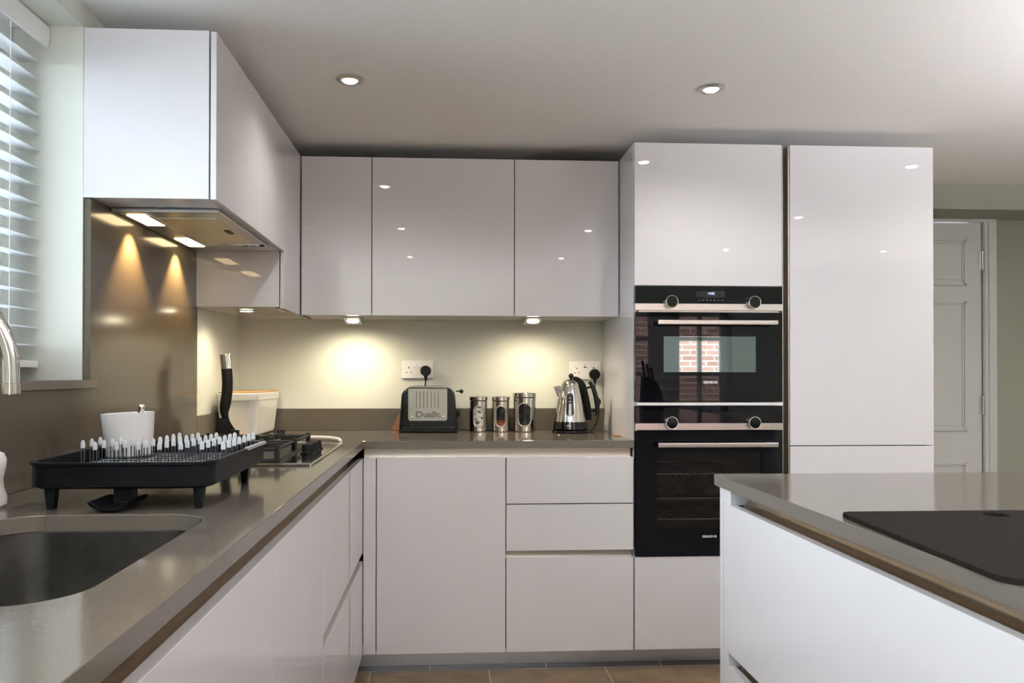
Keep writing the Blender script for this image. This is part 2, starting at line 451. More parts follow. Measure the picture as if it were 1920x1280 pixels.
# left window: frame, glass, quartz sill
w1 = sempty('window_1', (0, WY1, WZ0))
f = MB()
fx0, fx1 = -0.245, -0.205
f.box(fx0, fx1, WY0, WY0+0.04, WZ0, WZ1); f.box(fx0, fx1, WY1-0.04, WY1, WZ0, WZ1)
f.box(fx0, fx1, WY0, WY1, WZ1-0.06, WZ1); f.box(fx0, fx1, WY0, WY1, WZ0, WZ0+0.06)
f.box(fx0, fx1, -2.26, -2.20, WZ0, WZ1)
for a, b_ in ((WY0+0.04, -2.26), (-2.20, WY1-0.04)):
    f.box(fx0+0.008, fx1+0.010, a, a+0.028, WZ0+0.06, WZ1-0.06, 0.004); f.box(fx0+0.008, fx1+0.010, b_-0.028, b_, WZ0+0.06, WZ1-0.06, 0.004)
    f.box(fx0+0.008, fx1+0.012, a, b_, WZ1-0.095, WZ1-0.06, 0.004); f.box(fx0+0.008, fx1+0.012, a, b_, WZ0+0.06, WZ0+0.095, 0.004)
struct('window_frame', f, M['white_plastic'], w1)
struct('window_glass', MB().box(-0.222, -0.216, WY0+0.06, WY1-0.06, WZ0+0.06, WZ1-0.06), M['glass'], w1)
struct('window_sill', MB().box(-0.245, 0.034, WY0+0.001, WY1, WZ0-0.022, WZ0, 0.0015).box(0.0005, 0.034, WY1-0.002, WY1+0.012, WZ0-0.022, WZ0, 0.0015), M['quartz'], w1)

# rear window: two lights with glazing bars
w2 = sempty('window_2', (QX0, RY, QZ0))
f = MB()
fy0, fy1 = RY-0.2, RY-0.13
for x0, x1 in ((QX0, QX0+0.06), (2.96, 3.27), (QX1-0.07, QX1)): f.box(x0, x1, fy0, fy1, QZ0, QZ1)
for x0, x1, z0, z1 in ((QX0, QX1, QZ0, QZ1),):
    f.box(x0, x1, fy0, fy1, z0, z0+0.06); f.box(x0, x1, fy0, fy1, z1-0.06, z1)
for x0, x1 in ((QX0+0.06, 2.96), (3.27, QX1-0.07)):
    f.box((x0+x1)/2-0.017, (x0+x1)/2+0.017, fy0+0.01, fy1, QZ0, QZ1)
    for z in (1.17, 1.52): f.box(x0, x1, fy0+0.01, fy1, z-0.02, z+0.02)
struct('window_frame', f, M['white_plastic'], w2)
struct('window_glass', MB().box(QX0+0.03, QX1-0.03, fy0+0.03, fy0+0.036, QZ0+0.03, QZ1-0.03), M['glass'], w2)
struct('window_sill', MB().box(QX0, QX1, RY-0.25, RY+0.03, QZ0-0.025, QZ0, 0.003), M['white_plastic'], w2)
# ------------------------------------------------------------------ venetian blind on the left window
bl = thing('venetian_blind', 'white slatted venetian blind hanging in the window above the sink', 'blind', (-0.13, WY1-0.01, 1.19))
by0, by1 = WY0+0.012, WY1-0.004
pr = [(-0.185, 2.016), (-0.180, 2.016), (-0.180, 2.066), (-0.100, 2.066), (-0.098, 2.02), (-0.094, 2.014), (-0.088, 2.016), (-0.086, 2.024), (-0.0835, 2.045), (-0.0845, 2.064), (-0.088, 2.072), (-0.185, 2.072)]
obj('valance', MB().prism(pr, 'y', by0, by1), M['white_plastic'], bl)
sl = MB()
tilt = math.radians(3)
zs = []
z = 1.237
while z < 2.01:
    zs.append(z); z += 0.0462
for z in zs:
    pts = []
    for k in range(7):
        u = (k/6-0.5)*0.05; hgt = 0.0028*(1-(2*u/0.05)**2)
        pts.append((-0.131+u*math.cos(tilt), z-u*math.sin(tilt)+hgt))
    pts2 = [(x_, z_-0.0024) for x_, z_ in pts[::-1]]
    sl.prism(pts+pts2, 'y', by0+0.006, by1-0.004)
obj('slats', sl, M['slat'], bl)
obj('bottom_rail', MB().box(-0.157, -0.106, by0+0.006, by1-0.006, 1.178, 1.197, 0.003), M['white_plastic'], bl)
for y in (-1.66, -2.23, -2.80):
    for x in (-0.158, -0.104):
        obj('ladder_cord', MB().cyl((x, y, 1.19), (x, y, 2.02), 0.0009, 6), M['white_plastic'], bl)

# ------------------------------------------------------------------ quartz splash panels and upstand
sp_ = MB()
sp_.box(0.001, 0.019, -3.55, WY1+0.003, WT+0.0005, WZ0-0.0225, 0.0006)
sp_.box(0.001, 0.019, WY1+0.003, -0.648, WT+0.0005, 1.6235, 0.0008)
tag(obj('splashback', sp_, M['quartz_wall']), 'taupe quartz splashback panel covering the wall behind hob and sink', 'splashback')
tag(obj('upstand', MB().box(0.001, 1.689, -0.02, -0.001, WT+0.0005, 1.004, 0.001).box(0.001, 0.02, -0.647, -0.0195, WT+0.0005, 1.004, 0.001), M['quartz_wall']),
    'low taupe quartz upstand strip along the wall behind toaster and kettle', 'upstand')

# ------------------------------------------------------------------ worktops and sink
SX0, SX1, SY0, SY1, SR = 0.150, 0.527, -2.690, -2.128, 0.085
def worktop_with_hole():
    b = bmesh.new()
    outer = [(0.0015, -3.6), (FX, -3.6), (FX, FY-0.003), (1.690, FY-0.003), (1.690, -0.0015), (0.0015, -0.0015)]
    inner = rrect(SX0, SX1, SY0, SY1, SR, 10)
    ov = [b.verts.new((*p, WT)) for p in outer]; iv = [b.verts.new((*p, WT)) for p in inner]
    ed = [b.edges.new((ov[i], ov[(i+1) % len(ov)])) for i in range(len(ov))]
    ie = [b.edges.new((iv[i], iv[(i+1) % len(iv)])) for i in range(len(iv))]
    bmesh.ops.triangle_fill(b, use_beauty=True, use_dissolve=False, edges=ed+ie)
    g = bmesh.ops.extrude_face_region(b, geom=b.faces[:])
    for v in [x for x in g['geom'] if isinstance(x, bmesh.types.BMVert)]: v.co.z = WB
    bmesh.ops.recalc_face_normals(b, faces=b.faces[:])
    sel = [e for e in b.edges if len(e.link_faces) == 2 and abs(e.verts[0].co.z-WT) < 1e-6 and abs(e.verts[1].co.z-WT) < 1e-6
           and e.calc_face_angle(0) > 1]
    bmesh.ops.bevel(b, geom=sel, offset=0.0015, segments=2, affect='EDGES', profile=0.5)
    mb = MB(); mb.bm.free(); mb.bm = b
    return mb
tag(obj('worktop', worktop_with_hole(), M['quartz'], None, 0), 'taupe polished quartz worktop running round the corner with the sink and hob', 'worktop')
sk = thing('kitchen_sink', 'undermounted steel sink bowl in the corner worktop by the window', 'sink', ((SX0+SX1)/2, (SY0+SY1)/2, WB-0.2))
b = bmesh.new(); rings = []
for ex, dz, rr_ in ((0.022, 0.0, 0.10), (0.004, 0.0, SR+0.004), (0.003, -0.004, SR), (0.0, -0.14, SR), (-0.012, -0.175, SR-0.01), (-0.04, -0.19, 0.05)):
    rings.append([b.verts.new((*p, WB-0.0008+dz)) for p in rrect(SX0-ex, SX1+ex, SY0-ex, SY1+ex, rr_, 10)])
for A, B in zip(rings, rings[1:]):
    for i in range(len(A)): b.faces.new((A[i], A[(i+1) % len(A)], B[(i+1) % len(A)], B[i]))
b.faces.new(rings[-1])
bmesh.ops.recalc_face_normals(b, faces=b.faces[:])
bmesh.ops.solidify(b, geom=b.faces[:], thickness=0.001)
mb = MB(); mb.bm.free(); mb.bm = b
obj('basin', mb, M['sink'], sk, 50)
obj('drain', MB().lathe([(0, 0.001), (0.02, 0.001), (0.022, 0.004), (0.042, 0.005), (0.045, 0.001)], (0.34, -2.41, WB-0.191)), M['steel'], sk)

# ------------------------------------------------------------------ base cabinets
def door(name, x0, x1, z0, z1, parent, y=FY, material=None, g=G):
    return obj(name, MB().box(x0+g, x1-g, y, y+TH, z0, z1, 0.0012), material or M['gloss'], parent)
def carcass_y(x0, x1, z0, z1, parent, y=FY, back=-0.022):
    return obj('carcass', MB().box(x0+0.0005, x1-0.0005, y+TH+0.0015, back, z0, z1), M['carcass'], parent)
def channel_y(x0, x1, z0, z1, parent, y=FY):
    """recessed grip profile: a shallow C-section running along X"""
    yb = y+0.030
    zm = (z0+z1)/2
    prof = [(yb-0.001, z1), (yb-0.001, zm), (yb-0.001, z0+0.004), (yb-0.004, z0-0.003), (y+0.0195, z0-0.004), (y+0.0195, z0-0.006), (yb+0.002, z0-0.006), (yb+0.005, z0), (yb+0.005, z1)]
    return obj('handle_channel', MB().prism(prof, 'x', x0, x1), M['alu'], parent)
# the carcass of these units is cut back behind the channels
c1 = thing('corner_cabinet', 'white handleless base cabinet with one door in the inner corner', 'cabinet', (0.93, -0.3, 0))
obj('carcass', MB().box(0.636, 1.1855, -0.55, -0.022, DB, WB-0.001), M['carcass'], c1)
obj('filler', MB().box(0.6345, 0.684-G, FY, FY+TH, DB, DT, 0.0008), M['gloss'], c1)
door('door', 0.684, 1.186, DB, DT, c1)
channel_y(0.6345, 1.186, DT, WB-0.001, c1)
c2 = thing('drawer_cabinet', 'white three-drawer base cabinet below the kettle, left of the oven tower', 'cabinet', (1.44, -0.3, 0))
obj('carcass', MB().box(1.1865, 1.6895, -0.55, -0.022, DB, WB-0.001), M['carcass'], c2)
for z0, z1 in ((0.6585, DT), (0.4750, 0.6545), (DB, 0.4460)):
    door('drawer_front', 1.186, 1.690, z0, z1, c2)
channel_y(1.186, 1.683, DT, WB-0.001, c2)
channel_y(1.188, 1.688, 0.446, 0.475, c2)
tag(obj('plinth', MB().box(0.58, 2.9, -0.502, -0.487, 0.0005, DB-0.001), M['plinth']), 'brushed aluminium plinth strip under the back run of cabinets', 'plinth')

def door_x(name, y0, y1, z0, z1, parent, g=G):
    return obj(name, MB().box(FX-TH, FX, y0+g, y1-g, z0, z1, 0.0012), M['gloss'], parent)
def channel_x(y0, y1, z0, z1, parent):
    xb = FX-0.030; zm = (z0+z1)/2
    h_ = (z1-z0+0.004)/2; zc_ = (z1+z0-0.004)/2
    arc = [(FX-0.022-0.022*math.cos(-PI/2+PI*k/12), zc_-h_*math.sin(-PI/2+PI*k/12)) for k in range(13)]
    prof = arc+[(FX-0.0195, z0-0.004), (FX-0.0195, z0-0.006), (xb-0.016, z0-0.006), (xb-0.016, z1)]
    return obj('handle_channel', MB().prism(prof, 'y', y0, y1), M['bronze'], parent)
def carcass_x(y0, y1, parent, top=WB-0.001):
    return obj('carcass', MB().box(0.022, FX-0.05, y0+0.0005, y1-0.0005, DB, top), M['carcass'], parent)
c3 = thing('drawer_cabinet', 'white two-drawer base cabinet beneath the gas hob', 'cabinet', (0.3, -1.08, 0))
carcass_x(-1.544, -0.622, c3)
door_x('drawer_front', -1.544, -0.6035, 0.476, DT, c3); door_x('drawer_front', -1.544, -0.6035, DB, 0.444, c3)
channel_x(-1.543, -0.612, DT, WB-0.001, c3); channel_x(-1.542, -0.62, 0.445, 0.475, c3)
c4 = thing('base_cabinet', 'white single-door base cabinet under the dish rack', 'cabinet', (0.3, -1.83, 0))
carcass_x(-2.12, -1.544, c4, 0.66); door_x('door', -2.12, -1.544, DB, DT, c4); channel_x(-2.12, -1.544, DT, WB-0.001, c4)
c5 = thing('sink_cabinet', 'white base cabinet under the sink, nearest the camera on the left', 'cabinet', (0.3, -2.7, 0))
carcass_x(-3.5, -2.12, c5, 0.66)
door_x('door', -2.80, -2.12, DB, DT, c5); door_x('door', -3.5, -2.80, DB, DT, c5)
channel_x(-3.5, -2.12, DT, WB-0.001, c5)
tag(obj('plinth', MB().box(0.55, 0.565, -3.5, -0.503, 0.0005, DB-0.001), M['plinth']), 'brushed aluminium plinth strip under the left run below the sink', 'plinth')

# ------------------------------------------------------------------ tall oven tower and fridge cabinet
OX0, OX1 = 1.693, 2.288
ct = thing('oven_tower', 'tall white cabinet tower housing the two black ovens', 'cabinet', (1.99, -0.3, 0))
k = MB()
k.box(1.6915, 1.7095, FY+TH+0.001, -0.002, DB, 2.078, 0.0008); k.box(2.272, 2.290, FY+TH+0.001, -0.002, DB, 2.078, 0.0008)
k.box(1.7095, 2.272, -0.02, -0.002, DB, 2.078); k.box(1.7095, 2.272, FY+TH+0.001, -0.02, 2.06, 2.078)
k.box(1.7095, 2.272, FY+TH+0.001, -0.02, 1.512, 1.53); k.box(1.7095, 2.272, FY+TH+0.001, -0.02, 0.43, 0.447); k.box(1.7095, 2.272, FY+TH+0.001, -0.02, DB, 0.10)
k.box(1.7095, 2.272, FY+0.01, -0.02, 1.040, 1.0525)
obj('carcass', k, M['gloss'], ct)
door('door', OX0-0.001, OX1+0.001, 1.514, 2.078, ct); door('door', OX0-0.001, OX1+0.001, DB, 0.445, ct)
obj('shelf_trim', MB().box(1.703, 2.272, FY-0.001, FY+0.01, 1.0405, 1.052, 0.0008).box(2.268, 2.289, FY-0.0015, FY+0.012, 1.0395, 1.053, 0.0008), M['white_plastic'], ct)
vp = [(2.2905, FY+0.004), (2.293, FY+0.004), (2.294, FY+0.045), (2.302, FY+0.052), (2.312, FY+0.045), (2.3135, FY+0.004), (2.3185, FY+0.004), (2.3185, FY+0.058), (2.2905, FY+0.058)]
obj('handle_channel', MB().prism(vp, 'z', DB, 2.076), M['alu'], ct)
cf_ = thing('fridge_cabinet', 'tall white two-door fridge cabinet at the right end of the back run', 'cabinet', (2.62, -0.3, 0))
obj('carcass', MB().box(2.3195, 2.337, FY+TH+0.001, -0.002, DB, 2.078).box(2.893, 2.911, FY+TH+0.001, -0.002, DB, 2.078, 0.0008).box(2.337, 2.893, FY+TH+0.02, -0.002, DB, 2.078), M['gloss'], cf_)
door('door', 2.3185, 2.9125, 0.8810, 2.078, cf_); door('door', 2.3185, 2.9125, DB, 0.8775, cf_)

# ------------------------------------------------------------------ ovens
OY = FY-0.005         # face of the glass
def ring_y(mb, c, r, tr_, n=40):
    mb.tube([(c[0]+r*math.cos(2*PI*i/n), c[1], c[2]+r*math.sin(2*PI*i/n)) for i in range(n)], tr_, 8, closed=True); return mb
def YT(x, y, z):      # text standing in the XZ plane, readable from -Y
    return Matrix.Translation((x, y, z)) @ Matrix.Rotation(PI/2, 4, 'X')
def oven_knob(x, z, parent):
    kn = obj('control_knob', MB().cyl((x, OY+0.001, z), (x, OY-0.022, z), 0.0225, 40, 0.002), M['black_gloss'], parent)
    r = MB(); ring_y(r, (x, OY-0.0215, z), 0.0232, 0.0016)
    r.lathe([(0.0236, 0), (0.0236, 0.02), (0.0228, 0.02), (0.0228, 0)], mtx=Matrix.Translation((x, OY, z)) @ Matrix.Rotation(PI/2, 4, 'X'), n=40)
    obj('knob_ring', r, M['chrome'], kn)
def bar_handle(x0, x1, z, parent):
    h = MB()
    prof = rrect(OY-0.048, OY-0.034, z-0.0095, z+0.0095, 0.004, 4)
    h.prism(prof, 'x', x0, x1, 0.0008, 1)
    o = obj('handle', h, M['steel'], parent)
    for x in (x0+0.02, x1-0.02): obj('handle_mount', MB().box(x-0.012, x+0.012, OY-0.036, OY+0.001, z-0.008, z+0.008, 0.002), M['black_plastic'], o)
def glass_door_with_hole(x0, x1, z0, z1, hx0, hx1, hz0, hz1):
    g = MB()
    g.box(x0, hx0, OY, OY+0.022, z0, z1); g.box(hx1, x1, OY, OY+0.022, z0, z1)
    g.box(hx0, hx1, OY, OY+0.022, z0, hz0); g.box(hx0, hx1, OY, OY+0.022, hz1, z1)
    bmesh.ops.remove_doubles(g.bm, verts=g.bm.verts[:], dist=1e-5)
    return g
ov = thing('compact_oven', 'black compact oven, upper of the two, with lit clock display', 'oven', (1.99, -0.3, 1.054))
obj('body', MB().box(1.715, 2.266, OY+0.024, -0.06, 1.058, 1.505), M['enamel'], ov)
obj('control_panel', MB().box(1.695, 2.2865, OY, OY+0.0225, 1.4425, 1.5105, 0.0006), M['black_glass'], ov)
obj('steel_strip', MB().box(1.695, 2.2865, OY-0.0005, OY+0.0225, 1.4155, 1.4420, 0.0006), M['steel'], ov)
dr = obj('door', MB().box(1.695, 2.2865, OY, OY+0.0225, 1.0555, 1.4085, 0.0008), M['black_glass'], ov)
obj('vent_strip', MB().box(1.71, 2.272, OY+0.004, OY+0.0225, 1.4088, 1.4150), M['alu'], ov)
obj('window_pane', MB().box(1.808, 2.178, OY-0.0006, OY+0.001, 1.172, 1.313), M['mirror_glass'], dr)
bar_handle(1.774, 2.249, 1.3655, dr)
oven_knob(1.8355, 1.4485, ov); oven_knob(2.1665, 1.4475, ov)
dp = obj('display', MB().box(1.937, 2.054, OY-0.0004, OY+0.001, 1.467, 1.492), M['display_glass'], ov)
obj('clock_digits', MB().text('14:02', 0.013, YT(1.998, OY-0.0008, 1.4825), 0.0002), M['display'], dp)
sy = MB()
for i in range(7):
    x = 1.95+i*0.0155
    if i % 2: sy.box(x-0.003, x+0.003, OY-0.0005, OY+0.0005, 1.4545, 1.4575)
    else: ring_y(sy, (x, OY-0.0002, 1.456), 0.0024, 0.0005, 12)
obj('touch_symbols', sy, M['grey_print'], ov)
obj('lettering', MB().text('SIEMENS', 0.0145, YT(1.995, OY-0.0006, 1.1315), 0.0003, width=0.057, bold=0.0003), M['pale_print'], dr)

lo = thing('built_in_oven', 'larger black built-in oven below the compact oven, foil tray inside', 'oven', (1.99, -0.3, 0.449))
cv = MB()
cv.box(1.715, 1.735, OY+0.024, -0.06, 0.455, 1.034); cv.box(2.246, 2.266, OY+0.024, -0.06, 0.455, 1.034)
cv.box(1.735, 2.246, -0.08, -0.06, 0.455, 1.034); cv.box(1.735, 2.246, OY+0.024, -0.08, 0.455, 0.53); cv.box(1.735, 2.246, OY+0.024, -0.08, 0.89, 1.034)
obj('cavity', cv, M['enamel'], lo)
obj('control_panel', MB().box(1.695, 2.2865, OY, OY+0.0225, 0.9705, 1.0385, 0.0006), M['black_glass'], lo)
obj('steel_strip', MB().box(1.695, 2.2865, OY-0.0005, OY+0.0225, 0.9438, 0.9700, 0.0006), M['steel'], lo)
dr = obj('door', glass_door_with_hole(1.695, 2.2865, 0.4495, 0.9405, 1.78, 2.204, 0.557, 0.857), M['black_glass'], lo, 20)
obj('window_pane', MB().box(1.78, 2.204, OY, OY+0.004, 0.557, 0.857), M['tinted'], dr)
bar_handle(1.774, 2.249, 0.888, dr)
oven_knob(1.8355, 0.9730, lo); oven_knob(2.1665, 0.9725, lo)
obj('lettering', MB().text('SIEMENS', 0.0135, YT(1.990, OY-0.0006, 0.524), 0.0003, width=0.057, bold=0.0001), M['pale_print'], dr)
for z in (0.765, 0.585):
    rk = MB()
    rk.tube([(1.745, -0.56, z), (2.236, -0.56, z)], 0.003, 8); rk.tube([(1.745, -0.12, z), (2.236, -0.12, z)], 0.003, 8)
    for i in range(18): rk.tube([(1.76+i*0.027, -0.56, z+0.003), (1.76+i*0.027, -0.12, z+0.003)], 0.0014, 6)
    obj('oven_shelf', rk, M['steel'], lo)
b = MB()
rnd = random.Random(3)
hh = [[rnd.uniform(-0.012, 0.012) for j in range(14)] for i in range(40)]
def foil(u, v):
    i, j = int(round(u*39)), int(round(v*13))
    edge = 0.022 if (j in (0, 13) or i in (0, 39)) else 0.0
    return Vector((1.762+u*0.455, -0.53+v*0.37, 0.684+hh[i][j]+edge))
b.quadgrid(foil, 39, 13)
bmesh.ops.solidify(b.bm, geom=b.bm.faces[:], thickness=0.0006)
b.tube([(1.745, -0.54, 0.664), (2.236, -0.54, 0.664)], 0.003, 8); b.tube([(1.745, -0.14, 0.664), (2.236, -0.14, 0.664)], 0.003, 8)
tag(obj('foil_tray', b, M['foil'], None, 0), 'crinkled foil lined tray behind the lower oven glass', 'tray')

# ------------------------------------------------------------------ wall cabinets on the back wall
ups = (('white glossy narrow wall cabinet, left one on the back wall beside the corner', 0.346, 0.640),
       ('white glossy wall cabinet, wide middle one above the toaster', 0.640, 1.241),
       ('white glossy wall cabinet above the kettle beside the oven tower', 1.241, 1.6885))
for lab, x0, x1 in ups:
    c = thing('wall_cabinet', lab, 'cabinet', ((x0+x1)/2, -0.17, UPB), 'wall cabinets on the back wall')
    obj('carcass', MB().box(x0+0.0008, x1-0.0008, UY+TH+0.0015, -0.0015, UPB+0.010, TOPZ-0.001), M['carcass'], c)
    obj('underside_panel', MB().box(x0+0.0002, x1-0.0002, UY+TH+0.0012, -0.0015, UPB+0.0018, UPB+0.0098), M['board_white'], c)
    door('door', x0, x1, UPB-0.004, TOPZ, c, UY)
# corner and hood cabinets on the left wall
HB = 1.6255; HY = -1.513; CY = -0.662
ck_ = thing('wall_cabinet', 'white glossy corner wall cabinet hanging lower beyond the extractor hood', 'cabinet', (0.17, -0.33, UPB))
obj('carcass', MB().box(0.0015, 0.3245, CY+0.002, -0.0015, UPB+0.002, TOPZ-0.001, 0.0008), M['gloss'], ck_)
obj('door', MB().box(UX-0.0155, UX, CY, UY-0.002, UPB-0.004, TOPZ, 0.0012), M['gloss'], ck_)
obj('base_vent', MB().box(0.30, 0.312, -0.60, -0.47, UPB-0.0015, UPB+0.003), M['alu'], ck_)
hc = thing('hood_cabinet', 'white glossy wall cabinet over the hob, its blank end panel facing the room', 'cabinet', (0.17, -1.08, HB))
obj('carcass', MB().box(0.0015, 0.3245, HY, CY-0.001, HB, TOPZ-0.001, 0.0008), M['gloss'], hc)
for y0, y1 in ((HY, -1.08), (-1.08, CY-0.001)):
    obj('door', MB().box(UX-0.0155, UX, y0+0.0008, y1-0.0008, HB-0.001, TOPZ-0.003, 0.0012), M['gloss'], hc)

# extractor hood let into the underside
eh = thing('extractor_hood', 'built-in steel extractor hood with two glowing lamps over the hob', 'extractor hood', (0.17, -1.09, HB))
hz = HB-0.0005
obj('frame', MB().box(0.021, 0.316, -1.388, -0.792, hz-0.008, hz, 0.003), M['steel'], eh)
obj('front_trim', MB().box(0.021, 0.318, -1.396, -1.384, hz-0.012, hz, 0.003), M['alu'], eh)
fl = obj('filter', MB().box(0.112, 0.282, -1.30, -0.872, hz-0.0105, hz-0.007, 0.001), M['filter'], eh)
obj('latch', MB().box(0.252, 0.272, -1.13, -1.07, hz-0.013, hz-0.010, 0.002), M['black_plastic'], fl)
obj('filter_rail', MB().box(0.100, 0.111, -1.34, -0.85, hz-0.0125, hz-0.007, 0.002).box(0.112, 0.300, -0.868, -0.856, hz-0.013, hz-0.007, 0.002), M['chrome'], eh)
for x in (0.235, 0.262, 0.292): obj('control_button', MB().box(x, x+0.016, -0.836, -0.824, hz-0.0105, hz-0.007, 0.001), M['black_plastic'], eh)
for y in (-1.262, -0.880):
    lp = obj('lamp', MB().box(0.040, 0.094, y-0.078, y+0.078, hz-0.0105, hz-0.007, 0.002), M['hood_lens'], eh)
    lamp('hood_bulb', 'SPOT', (0.046, y-wloc(eh).y, -0.02), HOOD_W*4, (1.0, 0.62, 0.26), (0, 0, 0), eh, spot_size=math.radians(84), spot_blend=0.5, shadow_soft_size=0.02)
for o in [c_ for c_ in eh.children if c_.type == 'LIGHT']:
    o.location.x = 0.066-0.17; o.rotation_euler = (0, math.radians(12), 0)

# ------------------------------------------------------------------ lights
def downlight(loc, label, group=None):
    t_ = thing('ceiling_downlight', label, 'ceiling light', loc, group)
    x, y, z = loc
    obj('bezel', MB().lathe([(0.0245, 0.0), (0.0245, -0.004), (0.028, -0.007), (0.040, -0.005), (0.0445, -0.002), (0.0445, 0.0)], (x, y, z-0.0005)), M['steel'], t_)
    obj('lens', MB().lathe([(0, -0.0115), (0.012, -0.0108), (0.020, -0.0085), (0.0243, -0.0045), (0.0243, 0.0)], (x, y, z-0.0008)), M['lens'], t_)
    lamp('bulb', 'SPOT', (0, 0, -0.016), DOWNLIGHT_W, (1.0, 0.94, 0.89), (0, 0, 0), t_, spot_size=math.radians(150), spot_blend=0.9, shadow_soft_size=0.03)
    return t_
first = downlight((0.636, -1.05, CEIL), 'round steel ceiling downlight left of centre, above the corner worktop')
dup(first, (1.846, -1.04, CEIL), 'round steel ceiling downlight in front of the oven tower top')
for x in (0.655, 1.90, 3.10, 4.35):
    for y in (-1.04, -2.18, -3.39):
        if (y > -1.1 and x < 2) or (x > 4 and y > -3): continue
        dup(first, (x, y, CEIL), 'recessed steel ceiling downlight seen only as a bright dot mirrored in the white doors', 'downlights mirrored in the doors')
def under_light(x, y, z, label):
    t_ = thing('under_cabinet_light', label, 'cabinet light', (x, y, z), 'under-cabinet lights')
    obj('housing', MB().prism([(y-0.052, z), (y+0.075, z), (y+0.075, z-0.026), (y+0.068, z-0.028), (y-0.05, z-0.006)], 'x', x-0.038, x+0.038, 0.001, 1), M['steel'], t_)
    q = Matrix.Translation((x, y+0.008, z-0.0165)) @ Matrix.Rotation(math.radians(-10.5), 4, 'X')
    obj('lens', MB().lathe([(0, -0.003), (0.024, -0.003), (0.027, 0.0), (0, 0.0)], mtx=q), M['under_lens'], t_)
    lamp('bulb', 'SPOT', (0, -0.035, -0.022), UNDER_W*3, (1.0, 0.85, 0.60), (math.radians(4), 0, 0), t_, spot_size=math.radians(165), spot_blend=0.9, shadow_soft_size=0.03)
    return t_
u1 = under_light(0.538, -0.16, UPB+0.0015, 'wedge-shaped under-cabinet light below the narrow left wall cabinet')
u2 = under_light(1.338, -0.20, UPB+0.0015, 'wedge-shaped under-cabinet light left of the kettle, below the right wall cabinet')
t_ = thing('under_cabinet_light', 'round flush under-cabinet light below the corner wall cabinet', 'cabinet light', (0.168, -0.52, UPB+0.0015), 'under-cabinet lights')
obj('housing', MB().lathe([(0.024, 0), (0.034, 0), (0.034, -0.004), (0.026, -0.006), (0.024, -0.004)], (0.168, -0.52, UPB+0.0012)), M['steel'], t_)
obj('lens', MB().lathe([(0, -0.006), (0.024, -0.005), (0.0242, 0), (0, 0)], (0.168, -0.52, UPB+0.001)), M['under_lens'], t_)
lamp('bulb', 'SPOT', (0, 0, -0.012), UNDER_W*2.4, (1.0, 0.85, 0.60), (0, 0, 0), t_, spot_size=math.radians(160), spot_blend=0.9, shadow_soft_size=0.025)

# ------------------------------------------------------------------ sockets, plugs and cables
def socket(x0, x1, z0, z1, label, usb):
    t_ = thing('wall_socket', label, 'socket', ((x0+x1)/2, 0, (z0+z1)/2), 'double sockets')
    obj('faceplate', MB().box(x0, x1, -0.011, -0.0005, z0, z1, 0.003), M['white_plastic'], t_)
    xc = (x0+x1)/2; w_ = x1-x0
    gx = [x0+w_*0.235, x1-w_*0.235]
    for i, g in enumerate(gx):
        h = MB()
        h.box(g-0.002, g+0.002, -0.0115, -0.0105, z1-0.037, z1-0.028)
        h.box(g-0.0135, g-0.0075, -0.0115, -0.0105, z1-0.057, z1-0.0535); h.box(g+0.0075, g+0.0135, -0.0115, -0.0105, z1-0.057, z1-0.0535)
        obj('pin_holes', h, M['black_plastic'], t_)
    for s_, g in (((-1, gx[0]+0.026), (1, gx[1]-0.026)) if not usb else ((-1, gx[0]-0.002), (1, gx[1]+0.012))):
        zz = z1-0.022
        obj('switch', MB().prism([(-0.011, zz+0.010), (-0.015, zz-0.009), (-0.010, zz-0.010), (-0.010, zz+0.010)], 'x', g-0.006, g+0.006), M['white_plastic'], t_)
    if usb:
        obj('usb_port', MB().box(xc-0.0065, xc+0.0065, -0.0115, -0.0105, z1-0.031, z1-0.026).box(xc-0.004, xc+0.004, -0.0115, -0.0105, z1-0.019, z1-0.0165), M['black_plastic'], t_)
    for x in (x0+0.010, x1-0.010): obj('screw', MB().cyl((x, -0.0105, (z0+z1)/2), (x, -0.0118, (z0+z1)/2), 0.0026, 12), M['steel'], t_)
socket(0.745, 0.891, 1.143, 1.226, 'white double wall socket behind the toaster', False)
socket(1.531, 1.678, 1.139, 1.225, 'white double wall socket with charging ports behind the kettle', True)
def curve_pts(P, n=10):
    """Catmull-Rom through points"""
    P = [Vector(p) for p in P]; out = []
    Q = [P[0]*2-P[1]] + P + [P[-1]*2-P[-2]]
    for i in range(1, len(Q)-2):
        for k in range(n):
            t_ = k/n; a, b_, c, d = Q[i-1], Q[i], Q[i+1], Q[i+2]
            out.append(0.5*((2*b_)+(c-a)*t_+(2*a-5*b_+4*c-d)*t_*t_+(3*b_-a-3*c+d)*t_**3))
    out.append(P[-1]); return out
def plug(x, z, label):
    t_ = thing('power_plug', label, 'plug', (x, -0.012, z), 'black power plugs')
    p = MB().cyl((x, -0.0125, z), (x, -0.045, z), 0.0245, 32, 0.003)
    p.tube([(x, -0.034, z-0.012), (x, -0.034, z-0.030), (x, -0.034, z-0.044)], [0.011, 0.0075, 0.0045], 12)
    obj('plug_body', p, M['black_plastic'], t_)
    return t_
p1 = plug(0.858, 1.178, 'round black plug and cord in the socket above the toaster')
obj('cord', MB().tube(curve_pts([(0.858, -0.034, 1.136), (0.855, -0.033, 1.10), (0.855, -0.027, 1.02), (0.870, -0.024, 0.93), (0.885, -0.026, 0.9085)]), 0.003, 8), M['black_plastic'], p1)
p2 = plug(1.646, 1.163, 'round black plug and cord in the socket behind the kettle')
